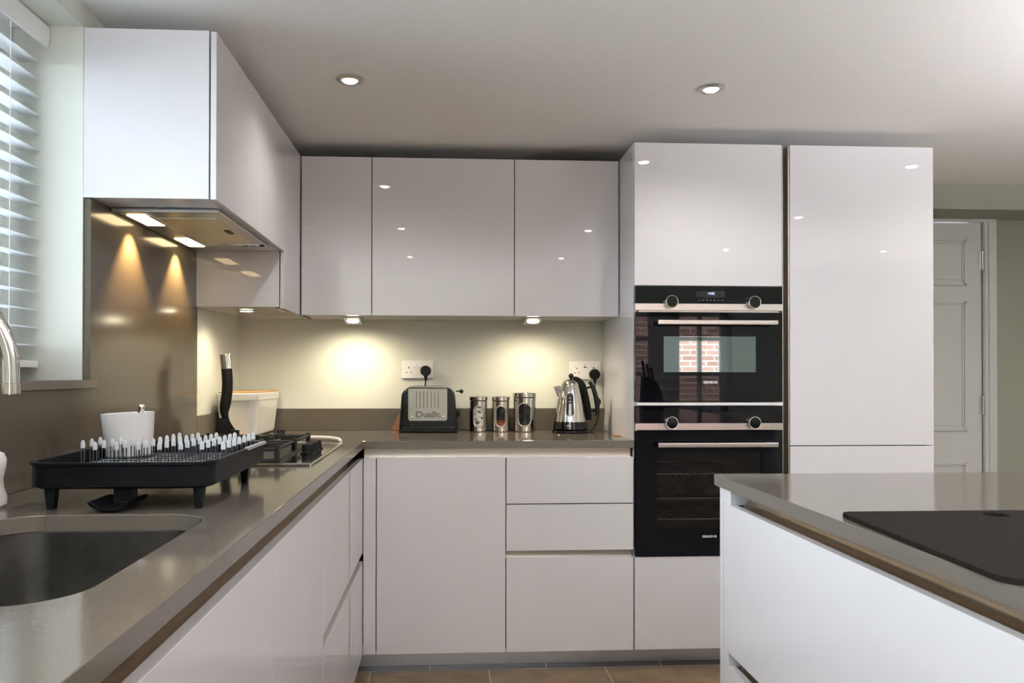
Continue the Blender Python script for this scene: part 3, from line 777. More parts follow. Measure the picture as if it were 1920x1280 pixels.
obj('cord', MB().tube(curve_pts([(1.646, -0.034, 1.12), (1.650, -0.036, 1.08), (1.664, -0.045, 1.04), (1.660, -0.055, 0.995), (1.652, -0.07, 0.955), (1.630, -0.10, 0.92), (1.606, -0.14, 0.9085)]), 0.0032, 8), M['black_plastic'], p2)
obj('cord_tidy', MB().sphere((1.662, -0.046, 1.035), 0.013, (0.8, 0.8, 1.25)), M['black_plastic'], p2)

# ------------------------------------------------------------------ toaster
TX0, TX1, TY0, TY1 = 0.744, 1.003, -0.196, -0.040
to = thing('toaster', 'black and chrome two-slot toaster with name embossed on its front', 'toaster', (0.873, -0.12, WT))
pf = [(TX0+0.001, WT+0.010), (TX1-0.001, WT+0.010)]
pf += [(TX1-0.004, WT+0.06), (TX1-0.008, WT+0.13)]
for k in range(9):
    a = PI/2*k/8; pf.append((TX1-0.055+0.045*math.cos(a), 1.060+0.045*math.sin(a)))
for k in range(9):
    a = PI/2+PI/2*k/8; pf.append((TX0+0.055+0.045*math.cos(a), 1.060+0.045*math.sin(a)))
pf += [(TX0+0.008, WT+0.13), (TX0+0.004, WT+0.06)]
obj('body', MB().prism(pf, 'y', TY0+0.004, TY1, 0.012, 3), M['black_gloss'], to)
obj('base', MB().box(TX0, TX1, TY0, TY1, WT+0.002, WT+0.016, 0.004), M['black_plastic'], to)
fp = MB()
pl = rrect(0.786, 0.957, 0.958, 1.14, 0.010, 6)
pl = [(x, min(z, 1.098)) for x, z in pl]
pl2 = []
for p in pl:
    if not pl2 or (Vector(p)-Vector(pl2[-1])).length > 1e-5: pl2.append(p)
fp.prism(pl2, 'y', TY0-0.001, TY0+0.006)
fp.box(0.786, 0.957, TY0+0.006, TY1-0.006, 1.1035, 1.1085, 0.001)
prc = [(TY0-0.001, 1.098), (TY0+0.003, 1.105), (TY0+0.010, 1.1085), (TY0+0.010, 1.1030), (TY0+0.005, 1.098)]
fp.prism(prc, 'x', 0.786, 0.957)
fpo = obj('front_plate', fp, M['mirror_steel'], to)
for i in range(7):
    x = 0.8225+i*0.0161
    obj('rib', MB().tube([(x, TY0-0.001, 1.014), (x, TY0-0.001, 1.088)], 0.0022, 8), M['chrome'], fpo)
obj('lettering', MB().text('Dualit', 0.036, YT(0.872, TY0-0.0015, 0.985), 0.0030, 0.0010, width=0.108, bold=0.0004), M['letter'], fpo)
for x in (0.802, 0.940): obj('rivet', MB().sphere((x, TY0-0.001, 0.974), 0.0055, (1, 0.4, 1), 16), M['chrome'], fpo)
sl_ = MB()
for y in (-0.150, -0.092): sl_.box(0.80, 0.943, y-0.015, y+0.015, 1.1078, 1.1092)
obj('bread_slots', sl_, M['black_plastic'], to)
obj('lever', MB().cyl((0.996, -0.125, 1.086), (1.014, -0.125, 1.086), 0.003, 12).sphere((1.021, -0.125, 1.086), 0.0095), M['black_gloss'], to)
obj('timer_knob', MB().cyl((0.996, -0.125, 0.985), (1.012, -0.125, 0.985), 0.013, 24, 0.002).box(1.010, 1.016, -0.129, -0.121, 0.972, 0.998, 0.001), M['black_plastic'], to)
tag(obj('card', MB().prism([(0.700, 0.906), (0.742, 0.906), (0.742, 0.985), (0.738, 0.985)], 'y', -0.045, -0.040), M['brown']),
    'small brown leather card propped behind the left end of the toaster', 'card')
tag(obj('card', MB().prism([(1.655, -0.40), (1.676, -0.305), (1.684, -0.30), (1.686, -0.315), (1.684, -0.40)], 'z', WT+0.0004, WT+0.0022), M['orange']),
    'thin orange card lying on the worktop against the oven tower side', 'card')

# ------------------------------------------------------------------ canisters
def canister(x, y, r, h, kind, label):
    t_ = thing('storage_canister', label, 'canister', (x, y, WT), 'steel canisters')
    zl = h*0.87
    obj('body', MB().lathe([(0, 0.0006), (r-0.002, 0.0006), (r, 0.003), (r, zl), (r-0.004, zl+0.002), (0, zl+0.002)], (x, y, WT), 64), M['mirror_steel'], t_)
    obj('lid', MB().lathe([(0, zl+0.003), (r+0.0005, zl+0.003), (r+0.002, zl+0.005), (r+0.002, h-0.002), (r, h), (0, h)], (x, y, WT), 64), M['mirror_steel'], t_)
    W_, H_ = r*1.18, h*0.60; zc = WT+h*0.445
    base_a = math.atan2(-3.56-y, 0.955-x)
    def on(p, rr_):
        a = base_a + p[0]/r
        return Vector((x+rr_*math.cos(a), y+rr_*math.sin(a), zc+p[1]))
    fo = obj('window_frame', MB().tube([on(p, r+0.0005) for p in stadium(W_, H_, 14)], 0.0032, 8, closed=True), M['steel'], t_)
    def patch(zlo, zhi, rr_):
        mb_ = MB()
        def fn(u, v):
            z_ = zlo+(zhi-zlo)*v; hw = W_/2; cap = H_/2-hw; d_ = max(0, abs(z_)-cap)
            wd = math.sqrt(max(0, hw*hw-d_*d_)); return on(((u*2-1)*wd, z_), rr_)
        mb_.quadgrid(fn, 12, 24); bmesh.ops.remove_doubles(mb_.bm, verts=mb_.bm.verts[:], dist=1e-6)
        bmesh.ops.recalc_face_normals(mb_.bm, faces=mb_.bm.faces[:])
        return mb_
    obj('window', patch(-H_/2, H_/2, r+0.0007), M['can_dark'], t_)
    if kind == 'pale': obj('contents', patch(-H_/2, H_*0.42, r+0.0011), M['can_light'], t_)
    if kind == 'amber': obj('contents', patch(-H_/2, -H_*0.18, r+0.0011), M['can_amber'], t_)
    return t_
canister(1.099, -0.118, 0.0395, 0.158, 'pale', 'steel canister beside the toaster, pale contents showing in its oval window')
canister(1.199, -0.118, 0.0395, 0.157, 'amber', 'middle steel canister with amber contents in its oval window')
canister(1.307, -0.120, 0.0505, 0.175, 'dark', 'tallest steel canister with a dark oval window, nearest the kettle')

# ------------------------------------------------------------------ kettle
KX, KY = 1.507, -0.185
ke = thing('kettle', 'polished steel dome kettle with black handle and black base', 'kettle', (KX, KY, WT))
obj('power_base', MB().lathe([(0, 0.0006), (0.082, 0.0006), (0.084, 0.004), (0.082, 0.011), (0.074, 0.013), (0, 0.013)], (KX, KY, WT), 48), M['black_gloss'], ke)
bs = obj('lower_band', MB().lathe([(0, 0.013), (0.074, 0.013), (0.077, 0.018), (0.0735, 0.050), (0, 0.050)], (KX, KY, WT), 48), M['black_gloss'], ke)
obj('power_light', MB().cyl((KX-0.022, KY-0.0705, WT+0.034), (KX-0.0225, KY-0.0735, WT+0.034), 0.0045, 16), M['white_rubber'], bs)
bodyp = [(0.0715, 0.050), (0.0710, 0.056), (0.0660, 0.090), (0.0600, 0.130), (0.0520, 0.170), (0.0440, 0.200), (0.0400, 0.210)]
def kr(zz):
    for (r0, z0), (r1, z1) in zip(bodyp, bodyp[1:]):
        if z0 <= zz <= z1: return r0+(r1-r0)*(zz-z0)/(z1-z0)
    return 0.04
obj('body', MB().lathe([(0, 0.050)]+bodyp+[(0, 0.210)], (KX, KY, WT), 64), M['mirror_steel'], ke)
ld = obj('lid', MB().lathe([(0.0400, 0.2105), (0.0395, 0.214), (0.034, 0.224), (0.024, 0.233), (0.012, 0.238), (0, 0.239)], (KX, KY, WT), 48), M['mirror_steel'], ke)
obj('lid_knob', MB().cyl((KX+0.002, KY, WT+0.237), (KX+0.002, KY, WT+0.246), 0.006, 20).sphere((KX+0.002, KY, WT+0.252), 0.0115), M['black_gloss'], ld)
# spout: open V facing left
s_ = MB()
tipx = KX-0.075
top = [(KX-0.045, KY-0.017, WT+0.206), (tipx, KY-0.006, WT+0.204), (tipx, KY+0.006, WT+0.204), (KX-0.045, KY+0.017, WT+0.206)]
bot = [(KX-0.056, KY-0.008, WT+0.160), (KX-0.060, KY-0.003, WT+0.168), (KX-0.060, KY+0.003, WT+0.168), (KX-0.056, KY+0.008, WT+0.160)]
tv = [s_.bm.verts.new(p) for p in top]; bv = [s_.bm.verts.new(p) for p in bot]
for i in range(3): s_.bm.faces.new((tv[i], tv[i+1], bv[i+1], bv[i]))
bmesh.ops.recalc_face_normals(s_.bm, faces=s_.bm.faces[:])
bmesh.ops.solidify(s_.bm, geom=s_.bm.faces[:], thickness=0.0012)
obj('spout', s_, M['mirror_steel'], ke)
# black spine from the lid down the right side, handle standing off it
sp1 = curve_pts([(KX+0.012, KY, WT+0.243), (KX+0.030, KY, WT+0.237), (KX+0.046, KY, WT+0.220), (KX+0.057, KY, WT+0.195), (KX+0.068, KY, WT+0.150), (KX+0.077, KY, WT+0.100), (KX+0.080, KY, WT+0.055)], 8)
obj('spine', MB().tube(sp1, [0.007+0.009*min(1, i/20) for i in range(len(sp1))], 14, flat=((0, 1, 0), 1.0)), M['black_plastic'], ke)
hp = curve_pts([(KX+0.084, KY-0.004, WT+0.226), (KX+0.098, KY-0.004, WT+0.205), (KX+0.110, KY-0.004, WT+0.170), (KX+0.118, KY-0.004, WT+0.130), (KX+0.121, KY-0.004, WT+0.095), (KX+0.120, KY-0.004, WT+0.072)], 8)
hn = len(hp)
ho = obj('handle', MB().tube(hp, [0.0075+0.0035*math.sin(PI*min(1, i/(hn-1))) for i in range(hn)], 16), M['black_gloss'], ke)
obj('handle_arm', MB().tube([(KX+0.060, KY, WT+0.194), (KX+0.100, KY-0.003, WT+0.205)], 0.0048, 10).tube([(KX+0.078, KY, WT+0.095), (KX+0.119, KY-0.003, WT+0.098)], 0.0055, 10), M['black_plastic'], ho)
ga = math.radians(-101)
def gon(p, e):
    zz = 0.126+p[1]; r_ = kr(zz)+e; a = ga+p[0]/0.06
    return Vector((KX+r_*math.cos(a), KY+r_*math.sin(a), WT+zz))
gw = MB()
def gfn(u, v):
    z_ = -0.047+0.094*v; hw = 0.012; d_ = max(0, abs(z_)-(0.047-hw)); wd = math.sqrt(max(0, hw*hw-d_*d_)); return gon(((u*2-1)*wd, z_), 0.0012)
gw.quadgrid(gfn, 6, 24); bmesh.ops.remove_doubles(gw.bm, verts=gw.bm.verts[:], dist=1e-6); bmesh.ops.recalc_face_normals(gw.bm, faces=gw.bm.faces[:])
go = obj('water_gauge', gw, M['can_dark'], ke)
obj('gauge_rim', MB().tube([gon(p, 0.001) for p in stadium(0.027, 0.098, 10)], 0.0018, 8, closed=True), M['black_plastic'], go)
gm = MB()
for i in range(5):
    z_ = -0.034+i*0.0155
    gm.tube([gon((-0.005, z_), 0.002), gon((0.004, z_+0.002), 0.002)], 0.0013, 6)
obj('gauge_marks', gm, M['white_rubber'], go)

# ------------------------------------------------------------------ bread bin and utensil
bb = thing('food_bin', 'white tapered bin with a wooden lid in the worktop corner', 'bin', (0.11, -0.235, WT))
def loft(levels, n=6):
    b = bmesh.new(); rings = []
    for (x0, x1, y0, y1, r, z) in levels: rings.append([b.verts.new((*p, z)) for p in rrect(x0, x1, y0, y1, r, n)])
    for A, B in zip(rings, rings[1:]):
        for i in range(len(A)): b.faces.new((A[i], A[(i+1) % len(A)], B[(i+1) % len(A)], B[i]))
    b.faces.new(rings[0][::-1]); b.faces.new(rings[-1])
    bmesh.ops.recalc_face_normals(b, faces=b.faces[:])
    mb_ = MB(); mb_.bm.free(); mb_.bm = b; return mb_
obj('body', loft([(0.050, 0.162, -0.415, -0.060, 0.03, WT+0.0006), (0.040, 0.172, -0.425, -0.050, 0.032, WT+0.005), (0.034, 0.178, -0.432, -0.045, 0.034, WT+0.015), (0.026, 0.190, -0.448, -0.029, 0.036, WT+0.150)]), M['ceramic'], bb)
obj('rim', loft([(0.0235, 0.1925, -0.4505, -0.0265, 0.037, WT+0.1505), (0.0225, 0.1935, -0.4515, -0.0255, 0.037, WT+0.153), (0.0225, 0.1945, -0.4525, -0.0245, 0.037, WT+0.178), (0.0240, 0.193, -0.451, -0.026, 0.036, WT+0.180)]), M['ceramic'], bb)
wlid = obj('lid', loft([(0.030, 0.186, -0.444, -0.033, 0.032, WT+0.1805), (0.030, 0.186, -0.444, -0.033, 0.032, WT+0.186)]), M['wood'], bb)
obj('finger_hole', MB().lathe([(0, 0), (0.014, 0), (0.014, 0.0006), (0, 0.0006)], (0.108, -0.24, WT+0.186), 24), M['brown'], wlid)

us = thing('utensil_stand', 'low black utensil stand in the corner behind the hob', 'utensil stand', (0.105, -0.640, WT))
obj('base', loft([(0.055, 0.170, -0.700, -0.600, 0.02, WT+0.0006), (0.060, 0.165, -0.696, -0.606, 0.02, WT+0.020)]), M['black_plastic'], us)
obj('back_post', loft([(0.078, 0.108, -0.642, -0.618, 0.010, WT+0.0205), (0.090, 0.110, -0.640, -0.622, 0.008, WT+0.092)]), M['black_plastic'], us)
st = thing('spatula', 'black slotted spatula standing upright with a steel-capped handle', 'utensil', (0.130, -0.67, WT+0.0206))
b = bmesh.new()
bl_ = [(0.117, 0.030), (0.178, 0.040), (0.176, 0.048), (0.162, 0.066), (0.147, 0.090), (0.140, 0.112), (0.118, 0.112), (0.112, 0.090), (0.108, 0.060)]
bp_ = [(x, WT+z-0.009) for x, z in bl_]
blade = MB().prism(bp_, 'y', -0.672, -0.668)
bo = obj('blade', blade, M['black_plastic'], st)
hl = MB()
for i in range(5):
    hl.cyl((0.131+i*0.0045, -0.6726, WT+0.090-i*0.011), (0.131+i*0.0045, -0.6719, WT+0.090-i*0.011), 0.0022, 10)
obj('slot_holes', hl, M['can_dark'], bo)
hp = curve_pts([(0.130, -0.67, WT+0.098), (0.126, -0.67, WT+0.120), (0.130, -0.67, WT+0.150), (0.135, -0.67, WT+0.185), (0.137, -0.67, WT+0.230), (0.134, -0.67, WT+0.278)], 8)
ho = obj('handle', MB().tube(hp, [0.012+0.008*min(1, i/14) for i in range(len(hp))], 16, flat=((0, 1, 0), 0.55)), M['black_plastic'], st)
cp = curve_pts([(0.134, -0.67, WT+0.2785), (0.132, -0.67, WT+0.300), (0.129, -0.67, WT+0.325), (0.128, -0.67, WT+0.333)], 6)
obj('end_cap', MB().tube(cp, [0.0205]*(len(cp)-3)+[0.0200, 0.019, 0.015], 16, flat=((0, 1, 0), 0.58)), M['mirror_steel'], st)

# ------------------------------------------------------------------ hob
hx0, hx1, hy0, hy1 = 0.075, 0.576, -1.392, -0.736
hb = thing('gas_hob', 'steel gas hob with black pan supports set in the worktop', 'hob', (0.33, -1.06, WT))
obj('plate', loft([(hx0, hx1, hy0, hy1, 0.006, WT+0.0004), (hx0, hx1, hy0, hy1, 0.006, WT+0.004), (hx0+0.004, hx1-0.004, hy0+0.004, hy1-0.004, 0.005, WT+0.0075), (hx0+0.012, hx1-0.012, hy0+0.012, hy1-0.012, 0.004, WT+0.006)]), M['mirror_steel'], hb)
tray = obj('burner_tray', loft([(0.100, 0.474, -1.325, -0.800, 0.012, WT+0.0062), (0.104, 0.470, -1.321, -0.804, 0.012, WT+0.0125)]), M['cast'], hb)
def burner(x, y, r):
    o = obj('burner', MB().lathe([(r*1.15, 0.0128), (r*1.15, 0.017), (r, 0.019), (r*0.95, 0.028), (0, 0.028)], (x, y, WT), 32), M['chrome'], hb)
    obj('burner_cap', MB().lathe([(0, 0.0285), (r*1.08, 0.0285), (r*1.1, 0.031), (r*1.0, 0.0345), (0, 0.0355)], (x, y, WT), 32), M['cast'], o)
burners = ((0.205, -1.20, 0.036), (0.365, -1.215, 0.024), (0.205, -0.925, 0.030), (0.370, -0.930, 0.042))
for q in burners: burner(*q)
def support(y0, y1, bs_):
    s_ = MB(); zt = WT+0.046; x0, x1 = 0.112, 0.462
    for y in (y0, y1): s_.box(x0, x1, y-0.005, y+0.005, zt-0.010, zt-0.002, 0.002)
    for x in (x0, x1): s_.box(x-0.005, x+0.005, y0, y1, zt-0.010, zt-0.002, 0.002)
    s_.box((x0+x1)/2-0.005, (x0+x1)/2+0.005, y0, y1, zt-0.010, zt-0.002, 0.002)
    for x in (x0, x1):
        for y in (y0, y1): s_.box(x-0.007, x+0.007, y-0.007, y+0.007, WT+0.0128, zt+0.004, 0.002)
    for bx, by, r in bs_:
        xm0, xm1 = ((x0, (x0+x1)/2) if bx < (x0+x1)/2 else ((x0+x1)/2, x1))
        s_.box(xm0, bx-0.020, by-0.004, by+0.004, zt-0.012, zt+0.004, 0.0015); s_.box(bx+0.020, xm1, by-0.004, by+0.004, zt-0.012, zt+0.004, 0.0015)
        s_.box(bx-0.004, bx+0.004, y0, by-0.020, zt-0.012, zt+0.004, 0.0015); s_.box(bx-0.004, bx+0.004, by+0.020, y1, zt-0.012, zt+0.004, 0.0015)
    for x in (0.205, 0.365):
        for y in (y0, y1): s_.box(x-0.014, x+0.014, y-0.006, y+0.006, zt-0.012, zt+0.014, 0.002)
    obj('pan_support', s_, M['cast'], hb)
support(-1.315, -1.068, burners[:2]); support(-1.058, -0.812, burners[2:])
for i in range(4):
    y = -1.115+i*0.052; x = 0.514
    kn = obj('control_knob', MB().lathe([(0.021, 0.0066), (0.0205, 0.012), (0.0185, 0.014), (0.0178, 0.034), (0.016, 0.036), (0, 0.036)], (x, y, WT), 32), M['black_plastic'], hb)
    obj('knob_ring', MB().lathe([(0.0235, 0.0063), (0.0235, 0.0085), (0.0212, 0.0095), (0.0212, 0.0063)], (x, y, WT), 32), M['black_gloss'], kn)
tag(obj('spoon', MB().tube(curve_pts([(0.36, -0.52, WT+0.008), (0.43, -0.55, WT+0.011), (0.50, -0.585, WT+0.012), (0.545, -0.64, WT+0.0105), (0.562, -0.70, WT+0.006)], 8), [0.005]*6+[0.0075]*20+[0.007]*4+[0.0055]*3, 12), M['ceramic']),
    'white curved spoon handle lying on the worktop behind the hob corner', 'spoon')

# ------------------------------------------------------------------ dish rack
RX0, RX1, RY0, RY1 = 0.160, 0.506, -2.090, -1.622
RZ0, RZ1 = WT+0.040, WT+0.091
dk = thing('dish_rack', 'charcoal plastic dish rack with rows of pale-tipped wire prongs', 'dish rack', (0.333, -1.856, WT))
def open_tray(x0, x1, y0, y1, z0, z1, th, r, n=8):
    b = bmesh.new()
    lv = [(0.010, z0, r-0.006, 1), (0.0, z0+0.005, r, 1), (-0.0, z1-0.006, r, 1), (-0.004, z1-0.005, r+0.004, 1), (-0.004, z1, r+0.004, 1), (th, z1, r-th*0.6, 1), (th, z0+0.006, r-th*0.6, 1)]
    rings = [[b.verts.new((*p, z_)) for p in rrect(x0+e, x1-e, y0+e, y1-e, rr_, n)] for e, z_, rr_, _ in lv]
    for A, B in zip(rings, rings[1:]):
        for i in range(len(A)): b.faces.new((A[i], A[(i+1) % len(A)], B[(i+1) % len(A)], B[i]))
    b.faces.new(rings[0][::-1]); b.faces.new(rings[-1])
    bmesh.ops.recalc_face_normals(b, faces=b.faces[:])
    mb_ = MB(); mb_.bm.free(); mb_.bm = b; return mb_
obj('tray', open_tray(RX0, RX1, RY0, RY1, RZ0, RZ1, 0.006, 0.045), M['rack_plastic'], dk)
obj('rim_grip', MB().box(RX1-0.004, RX1+0.006, -1.83, -1.66, RZ1-0.004, RZ1+0.003, 0.0015), M['grip'], dk)
for x, y in ((RX0+0.04, RY0+0.03), (RX1-0.03, RY0+0.035), (RX0+0.04, RY1-0.06), (RX1-0.03, RY1-0.10)):
    obj('foot', MB().prism([(x-0.011, RZ0+0.002), (x+0.011, RZ0+0.002), (x+0.0065, WT+0.0006), (x-0.0065, WT+0.0006)], 'y', y-0.009, y+0.009, 0.002), M['rack_plastic'], dk)
wr_ = MB()
for i in range(10): wr_.tube([(RX0+0.012, -2.05+i*0.043, RZ0+0.024), (RX1-0.012, -2.05+i*0.043, RZ0+0.024)], 0.0017, 6)
for i in range(8): wr_.tube([(0.176+i*0.0446, RY0+0.012, RZ0+0.021), (0.176+i*0.0446, RY1-0.012, RZ0+0.021)], 0.0017, 6)
obj('wire_grid', wr_, M['steel'], dk)
# one prong, then copies
ti = obj('prong', MB().tube([(-0.0034, 0, 0), (-0.0034, 0, 0.040)], 0.0014, 8).tube([(0.0034, 0, 0), (0.0034, 0, 0.040)], 0.0014, 8), M['dark_wire'], None)
tp = obj('prong_tip', MB().tube([(0, 0, 0.036), (0, 0, 0.039), (0, 0, 0.047), (0, 0, 0.051), (0, 0, 0.053)], [0.0046, 0.0050, 0.0046, 0.0034, 0.0015], 14, flat=((0, 1, 0), 0.6)), M['white_rubber'], ti)
ti.parent = dk
base = wloc(dk); firstp = True
for i in range(8):
    for j in range(7):
        X = 0.180+0.0438*i; Y = -1.935+0.0412*j
        if i == 0 and j == 0: continue
        if (X-0.212)**2+(Y+1.735)**2 < 0.066**2 or (i <= 2 and j >= 4): continue
        p = Vector((X, Y, RZ0+0.024))-base
        if firstp: ti.location = p; firstp = False
        else:
            c = ti.copy(); COL.objects.link(c); c.parent = dk; c.location = p
            d = tp.copy(); COL.objects.link(d); d.parent = c
sx = 0.328
obj('drain_spout', MB().prism([(sx-0.034, WT+0.014), (sx-0.016, WT+0.0045), (sx+0.016, WT+0.0045), (sx+0.034, WT+0.014), (sx+0.038, WT+0.021), (sx+0.031, WT+0.021), (sx+0.014, WT+0.009), (sx-0.014, WT+0.009), (sx-0.031, WT+0.021), (sx-0.038, WT+0.021)], 'y', -2.116, -2.02, 0.001, 1).box(sx-0.017, sx+0.017, -2.05, -2.02, WT+0.008, RZ0+0.004), M['rack_plastic'], dk)
# cup standing in the rack with a spoon
cu1 = thing('cutlery_cup', 'white tapered plastic cup standing in the dish rack', 'cup', (0.216, -1.742, RZ0+0.027))
cupz = RZ0+0.027
b = MB()
b.lathe([(0, 0), (0.047, 0), (0.050, 0.003), (0.0575, 0.098), (0.0580, 0.101), (0.0560, 0.101), (0.0485, 0.006), (0, 0.006)], (0, 0, 0), 48, mtx=Matrix.Translation((0.216, -1.742, cupz)) @ Matrix.Rotation(math.radians(-2.5), 4, 'Y'))
obj('cup_body', b, M['white_plastic'], cu1)
tag(obj('spoon', MB().tube([(0.2235, -1.742, cupz+0.0085), (0.232, -1.739, cupz+0.06), (0.2392, -1.735, cupz+0.103), (0.2410, -1.735, cupz+0.114), (0.2416, -1.735, cupz+0.1185), (0.2419, -1.735, cupz+0.1205)], [0.0025, 0.0030, 0.0072, 0.0072, 0.0058, 0.003], 16), M['chrome']),
    'chrome rod-ended spoon poking out of the white cup', 'spoon')

# ------------------------------------------------------------------ tap and soap bottle
tb = Vector((0.095, -2.595, WT)); tipv = Vector((0.335, -2.45, WT))
tp_ = thing('mixer_tap', 'chrome swan-neck tap over the sink, cut by the left edge', 'tap', tuple(tb))
obj('tap_body', MB().lathe([(0, 0.0006), (0.027, 0.0006), (0.027, 0.006), (0.022, 0.010), (0.021, 0.09), (0.016, 0.10), (0, 0.10)], tuple(tb), 32), M['chrome'], tp_)
dv = (tipv-tb); R_ = dv.length/2; dv = Vector((dv.x, dv.y, 0)).normalized()
pts = [tb+Vector((0, 0, 0.095)), tb+Vector((0, 0, 0.16)), tb+Vector((0, 0, 0.24))]
cxy = tb+dv*R_; zc = 0.265
for k in range(1, 25):
    a = PI-PI*k/24
    pts.append(Vector((cxy.x+dv.x*R_*math.cos(a), cxy.y+dv.y*R_*math.cos(a), WT+zc+R_*math.sin(a)*0.98)))
pts.append(tipv+Vector((0, 0, 0.245)))
obj('spout', MB().tube(pts, 0.0142, 24), M['chrome'], tp_)
obj('aerator', MB().lathe([(0, 0.2285), (0.0135, 0.2285), (0.0152, 0.230), (0.0152, 0.2445), (0, 0.2445)], tuple(tipv), 28), M['mirror_steel'], tp_)
obj('lever', MB().cyl(tb+Vector((0.0, 0.018, 0.05)), tb+Vector((0.0, 0.036, 0.05)), 0.010, 20).tube([tb+Vector((0, 0.033, 0.05)), tb+Vector((0, 0.05, 0.11))], 0.004, 10), M['chrome'], tp_)
bo = thing('soap_bottle', 'white soap bottle at the far left end of the dish rack', 'bottle', (0.070, -2.045, WT))
obj('bottle_body', MB().lathe([(0, 0.0006), (0.030, 0.0006), (0.034, 0.006), (0.034, 0.022), (0.0285, 0.040), (0.0275, 0.055), (0.032, 0.078), (0.033, 0.092), (0.029, 0.104), (0.015, 0.111), (0.012, 0.122), (0, 0.122)], (0.070, -2.045, WT), 40), M['white_plastic'], bo)
obj('pump', MB().cyl((0.070, -2.045, WT+0.1225), (0.070, -2.045, WT+0.150), 0.006, 16).tube([(0.070, -2.045, WT+0.150), (0.045, -2.055, WT+0.152)], 0.0055, 10), M['white_plastic'], bo)

# ------------------------------------------------------------------ island
IX0, IX1, IY0, IY1 = 1.650, 2.72, -3.45, -1.613
isl = thing('island_cabinet', 'white handleless kitchen island unit at the right front', 'cabinet', (2.18, -2.5, 0))
FXI = IX0+0.006
obj('carcass', MB().box(FXI+0.05, IX1-0.03, IY0+0.03, IY1-0.05, DB, WB-0.001), M['carcass'], isl)
obj('end_panel', MB().box(FXI, IX1-0.02, IY1-0.048, IY1-0.026, 0.001, WB-0.001, 0.001).box(FXI, FXI+0.055, IY1-0.10, IY1-0.048, DT, WB-0.001, 0.001).box(FXI, FXI+0.055, IY1-0.085, IY1-0.048, 0.435, 0.470, 0.001), M['gloss'], isl)
for z0, z1 in ((0.470, DT), (DB, 0.437)):
    y1 = IY1-0.049
    for ya, yb in ((y1-1.30, y1), (IY0+0.03, y1-1.302)):
        obj('drawer_front', MB().box(FXI, FXI+TH, ya+G, yb-G, z0, z1, 0.0012), M['gloss'], isl)
for z0, z1 in ((DT, WB-0.001), (0.437, 0.470)):
    xb = FXI+0.030; zm = (z0+z1)/2
    h_ = (z1-z0+0.004)/2; zc_ = (z1+z0-0.004)/2
    arc = [(FXI+0.022+0.022*math.cos(-PI/2+PI*k/12), zc_-h_*math.sin(-PI/2+PI*k/12)) for k in range(13)]
    prof = arc+[(FXI+0.0195, z0-0.004), (FXI+0.0195, z0-0.006), (xb+0.016, z0-0.006), (xb+0.016, z1)]
    obj('handle_channel', MB().prism(prof, 'y', IY0+0.03, IY1-0.1 if z0 > 0.6 else IY1-0.086), M['bronze'], isl)
obj('base_plinth', MB().box(FXI+0.05, FXI+0.065, IY0+0.03, IY1-0.05, 0.001, DB-0.001), M['plinth'], isl)
tag(obj('island_worktop', MB().box(IX0, IX1, IY0, IY1, WB, WT, 0.0015), M['quartz']), 'taupe quartz worktop on the island holding the chopping board', 'worktop')
# chopping board: kite-shaped corner, oval finger hole
b = bmesh.new()
def round_poly(P, r, n=6):
    out = []
    N = len(P)
    for i in range(N):
        p = Vector(P[i]); a = (Vector(P[i-1])-p); c = (Vector(P[(i+1) % N])-p)
        rr_ = r[i] if isinstance(r, (list, tuple)) else r
        p0 = p+a.normalized()*rr_; p1 = p+c.normalized()*rr_
        for k in range(n+1):
            t_ = k/n; out.append(tuple((1-t_)**2*p0+2*t_*(1-t_)*p+t_*t_*p1))
    return out
outer = round_poly([(1.672, -2.205), (1.640, -2.665), (2.06, -2.665), (2.06, -2.205)], [0.022, 0.03, 0.03, 0.06])
inner = [(1.938+0.021*math.cos(2*PI*k/24), -2.248+0.020*math.sin(2*PI*k/24)) for k in range(24)]
z0, z1 = WT+0.0004, WT+0.0084
ov_ = [b.verts.new((*p, z1)) for p in outer]; iv = [b.verts.new((*p, z1)) for p in inner]
ed = [b.edges.new((ov_[i], ov_[(i+1) % len(ov_)])) for i in range(len(ov_))]+[b.edges.new((iv[i], iv[(i+1) % len(iv)])) for i in range(len(iv))]
bmesh.ops.triangle_fill(b, use_beauty=True, use_dissolve=False, edges=ed)
g = bmesh.ops.extrude_face_region(b, geom=b.faces[:])
for v in [x for x in g['geom'] if isinstance(x, bmesh.types.BMVert)]: v.co.z = z0
bmesh.ops.recalc_face_normals(b, faces=b.faces[:])
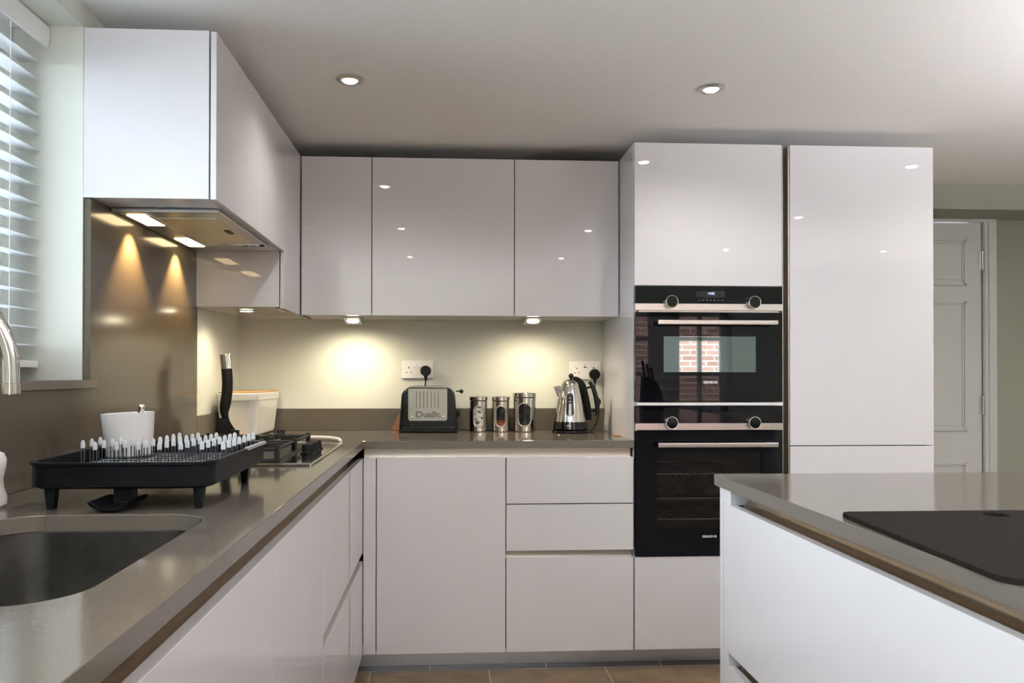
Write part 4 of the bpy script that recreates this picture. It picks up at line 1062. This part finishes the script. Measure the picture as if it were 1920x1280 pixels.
sel = [e for e in b.edges if len(e.link_faces) == 2 and abs(e.verts[0].co.z-z1) < 1e-6 and abs(e.verts[1].co.z-z1) < 1e-6 and e.calc_face_angle(0) > 1]
bmesh.ops.bevel(b, geom=sel, offset=0.002, segments=2, affect='EDGES', profile=0.5)
mb = MB(); mb.bm.free(); mb.bm = b
tag(obj('chopping_board', mb, M['board']), 'thin dark chopping board with a finger hole on the island worktop', 'chopping board')
# knife block on the island, mirrored in the compact oven
kb = thing('knife_block', 'black knife block on the island, seen mirrored in the compact oven', 'knife block', (2.44, -3.15, WT))
obj('block', MB().prism([(2.37, WT+0.0006), (2.53, WT+0.0006), (2.515, WT+0.13), (2.47, WT+0.21), (2.385, WT+0.25)], 'y', -3.20, -3.09, 0.004), M['black_plastic'], kb)
for i, (x, z, L) in enumerate(((2.40, 0.240, 0.12), (2.432, 0.225, 0.11), (2.462, 0.210, 0.10))):
    obj('knife_handle', MB().tube([(x, -3.145, WT+z), (x-0.02, -3.145, WT+z+L)], 0.010, 10, flat=((0, 1, 0), 0.7)), M['black_plastic'], kb)

# added uplighter, out of view, filling in light on ceiling and cabinet fronts
fl_ = thing('fill_uplighter', 'added fill uplighter, unseen behind the camera', 'lamp', (0.45, -4.55, 0))
obj('base', MB().lathe([(0, 0.0006), (0.14, 0.0006), (0.14, 0.012), (0.02, 0.025), (0, 0.025)], (0.45, -4.55, 0), 40), M['steel'], fl_)
obj('pole', MB().cyl((0.45, -4.55, 0.024), (0.45, -4.55, 1.45), 0.012, 16), M['steel'], fl_)
obj('fill_bowl', MB().lathe([(0.012, 1.445), (0.05, 1.455), (0.12, 1.50), (0.16, 1.565), (0.157, 1.565), (0.118, 1.505), (0.05, 1.462), (0, 1.458)], (0.45, -4.55, 0), 40), M['white_plastic'], fl_)
lamp('bulb', 'POINT', (0, 0, 1.52), FILL_UPLIGHT_W, (0.97, 0.96, 1.0), (0, 0, 0), fl_, shadow_soft_size=0.03)
fl2 = dup(fl_, (3.75, -2.75, 0), 'added fill uplighter, unseen beyond the far side of the island')  # second added fill light, also out of view
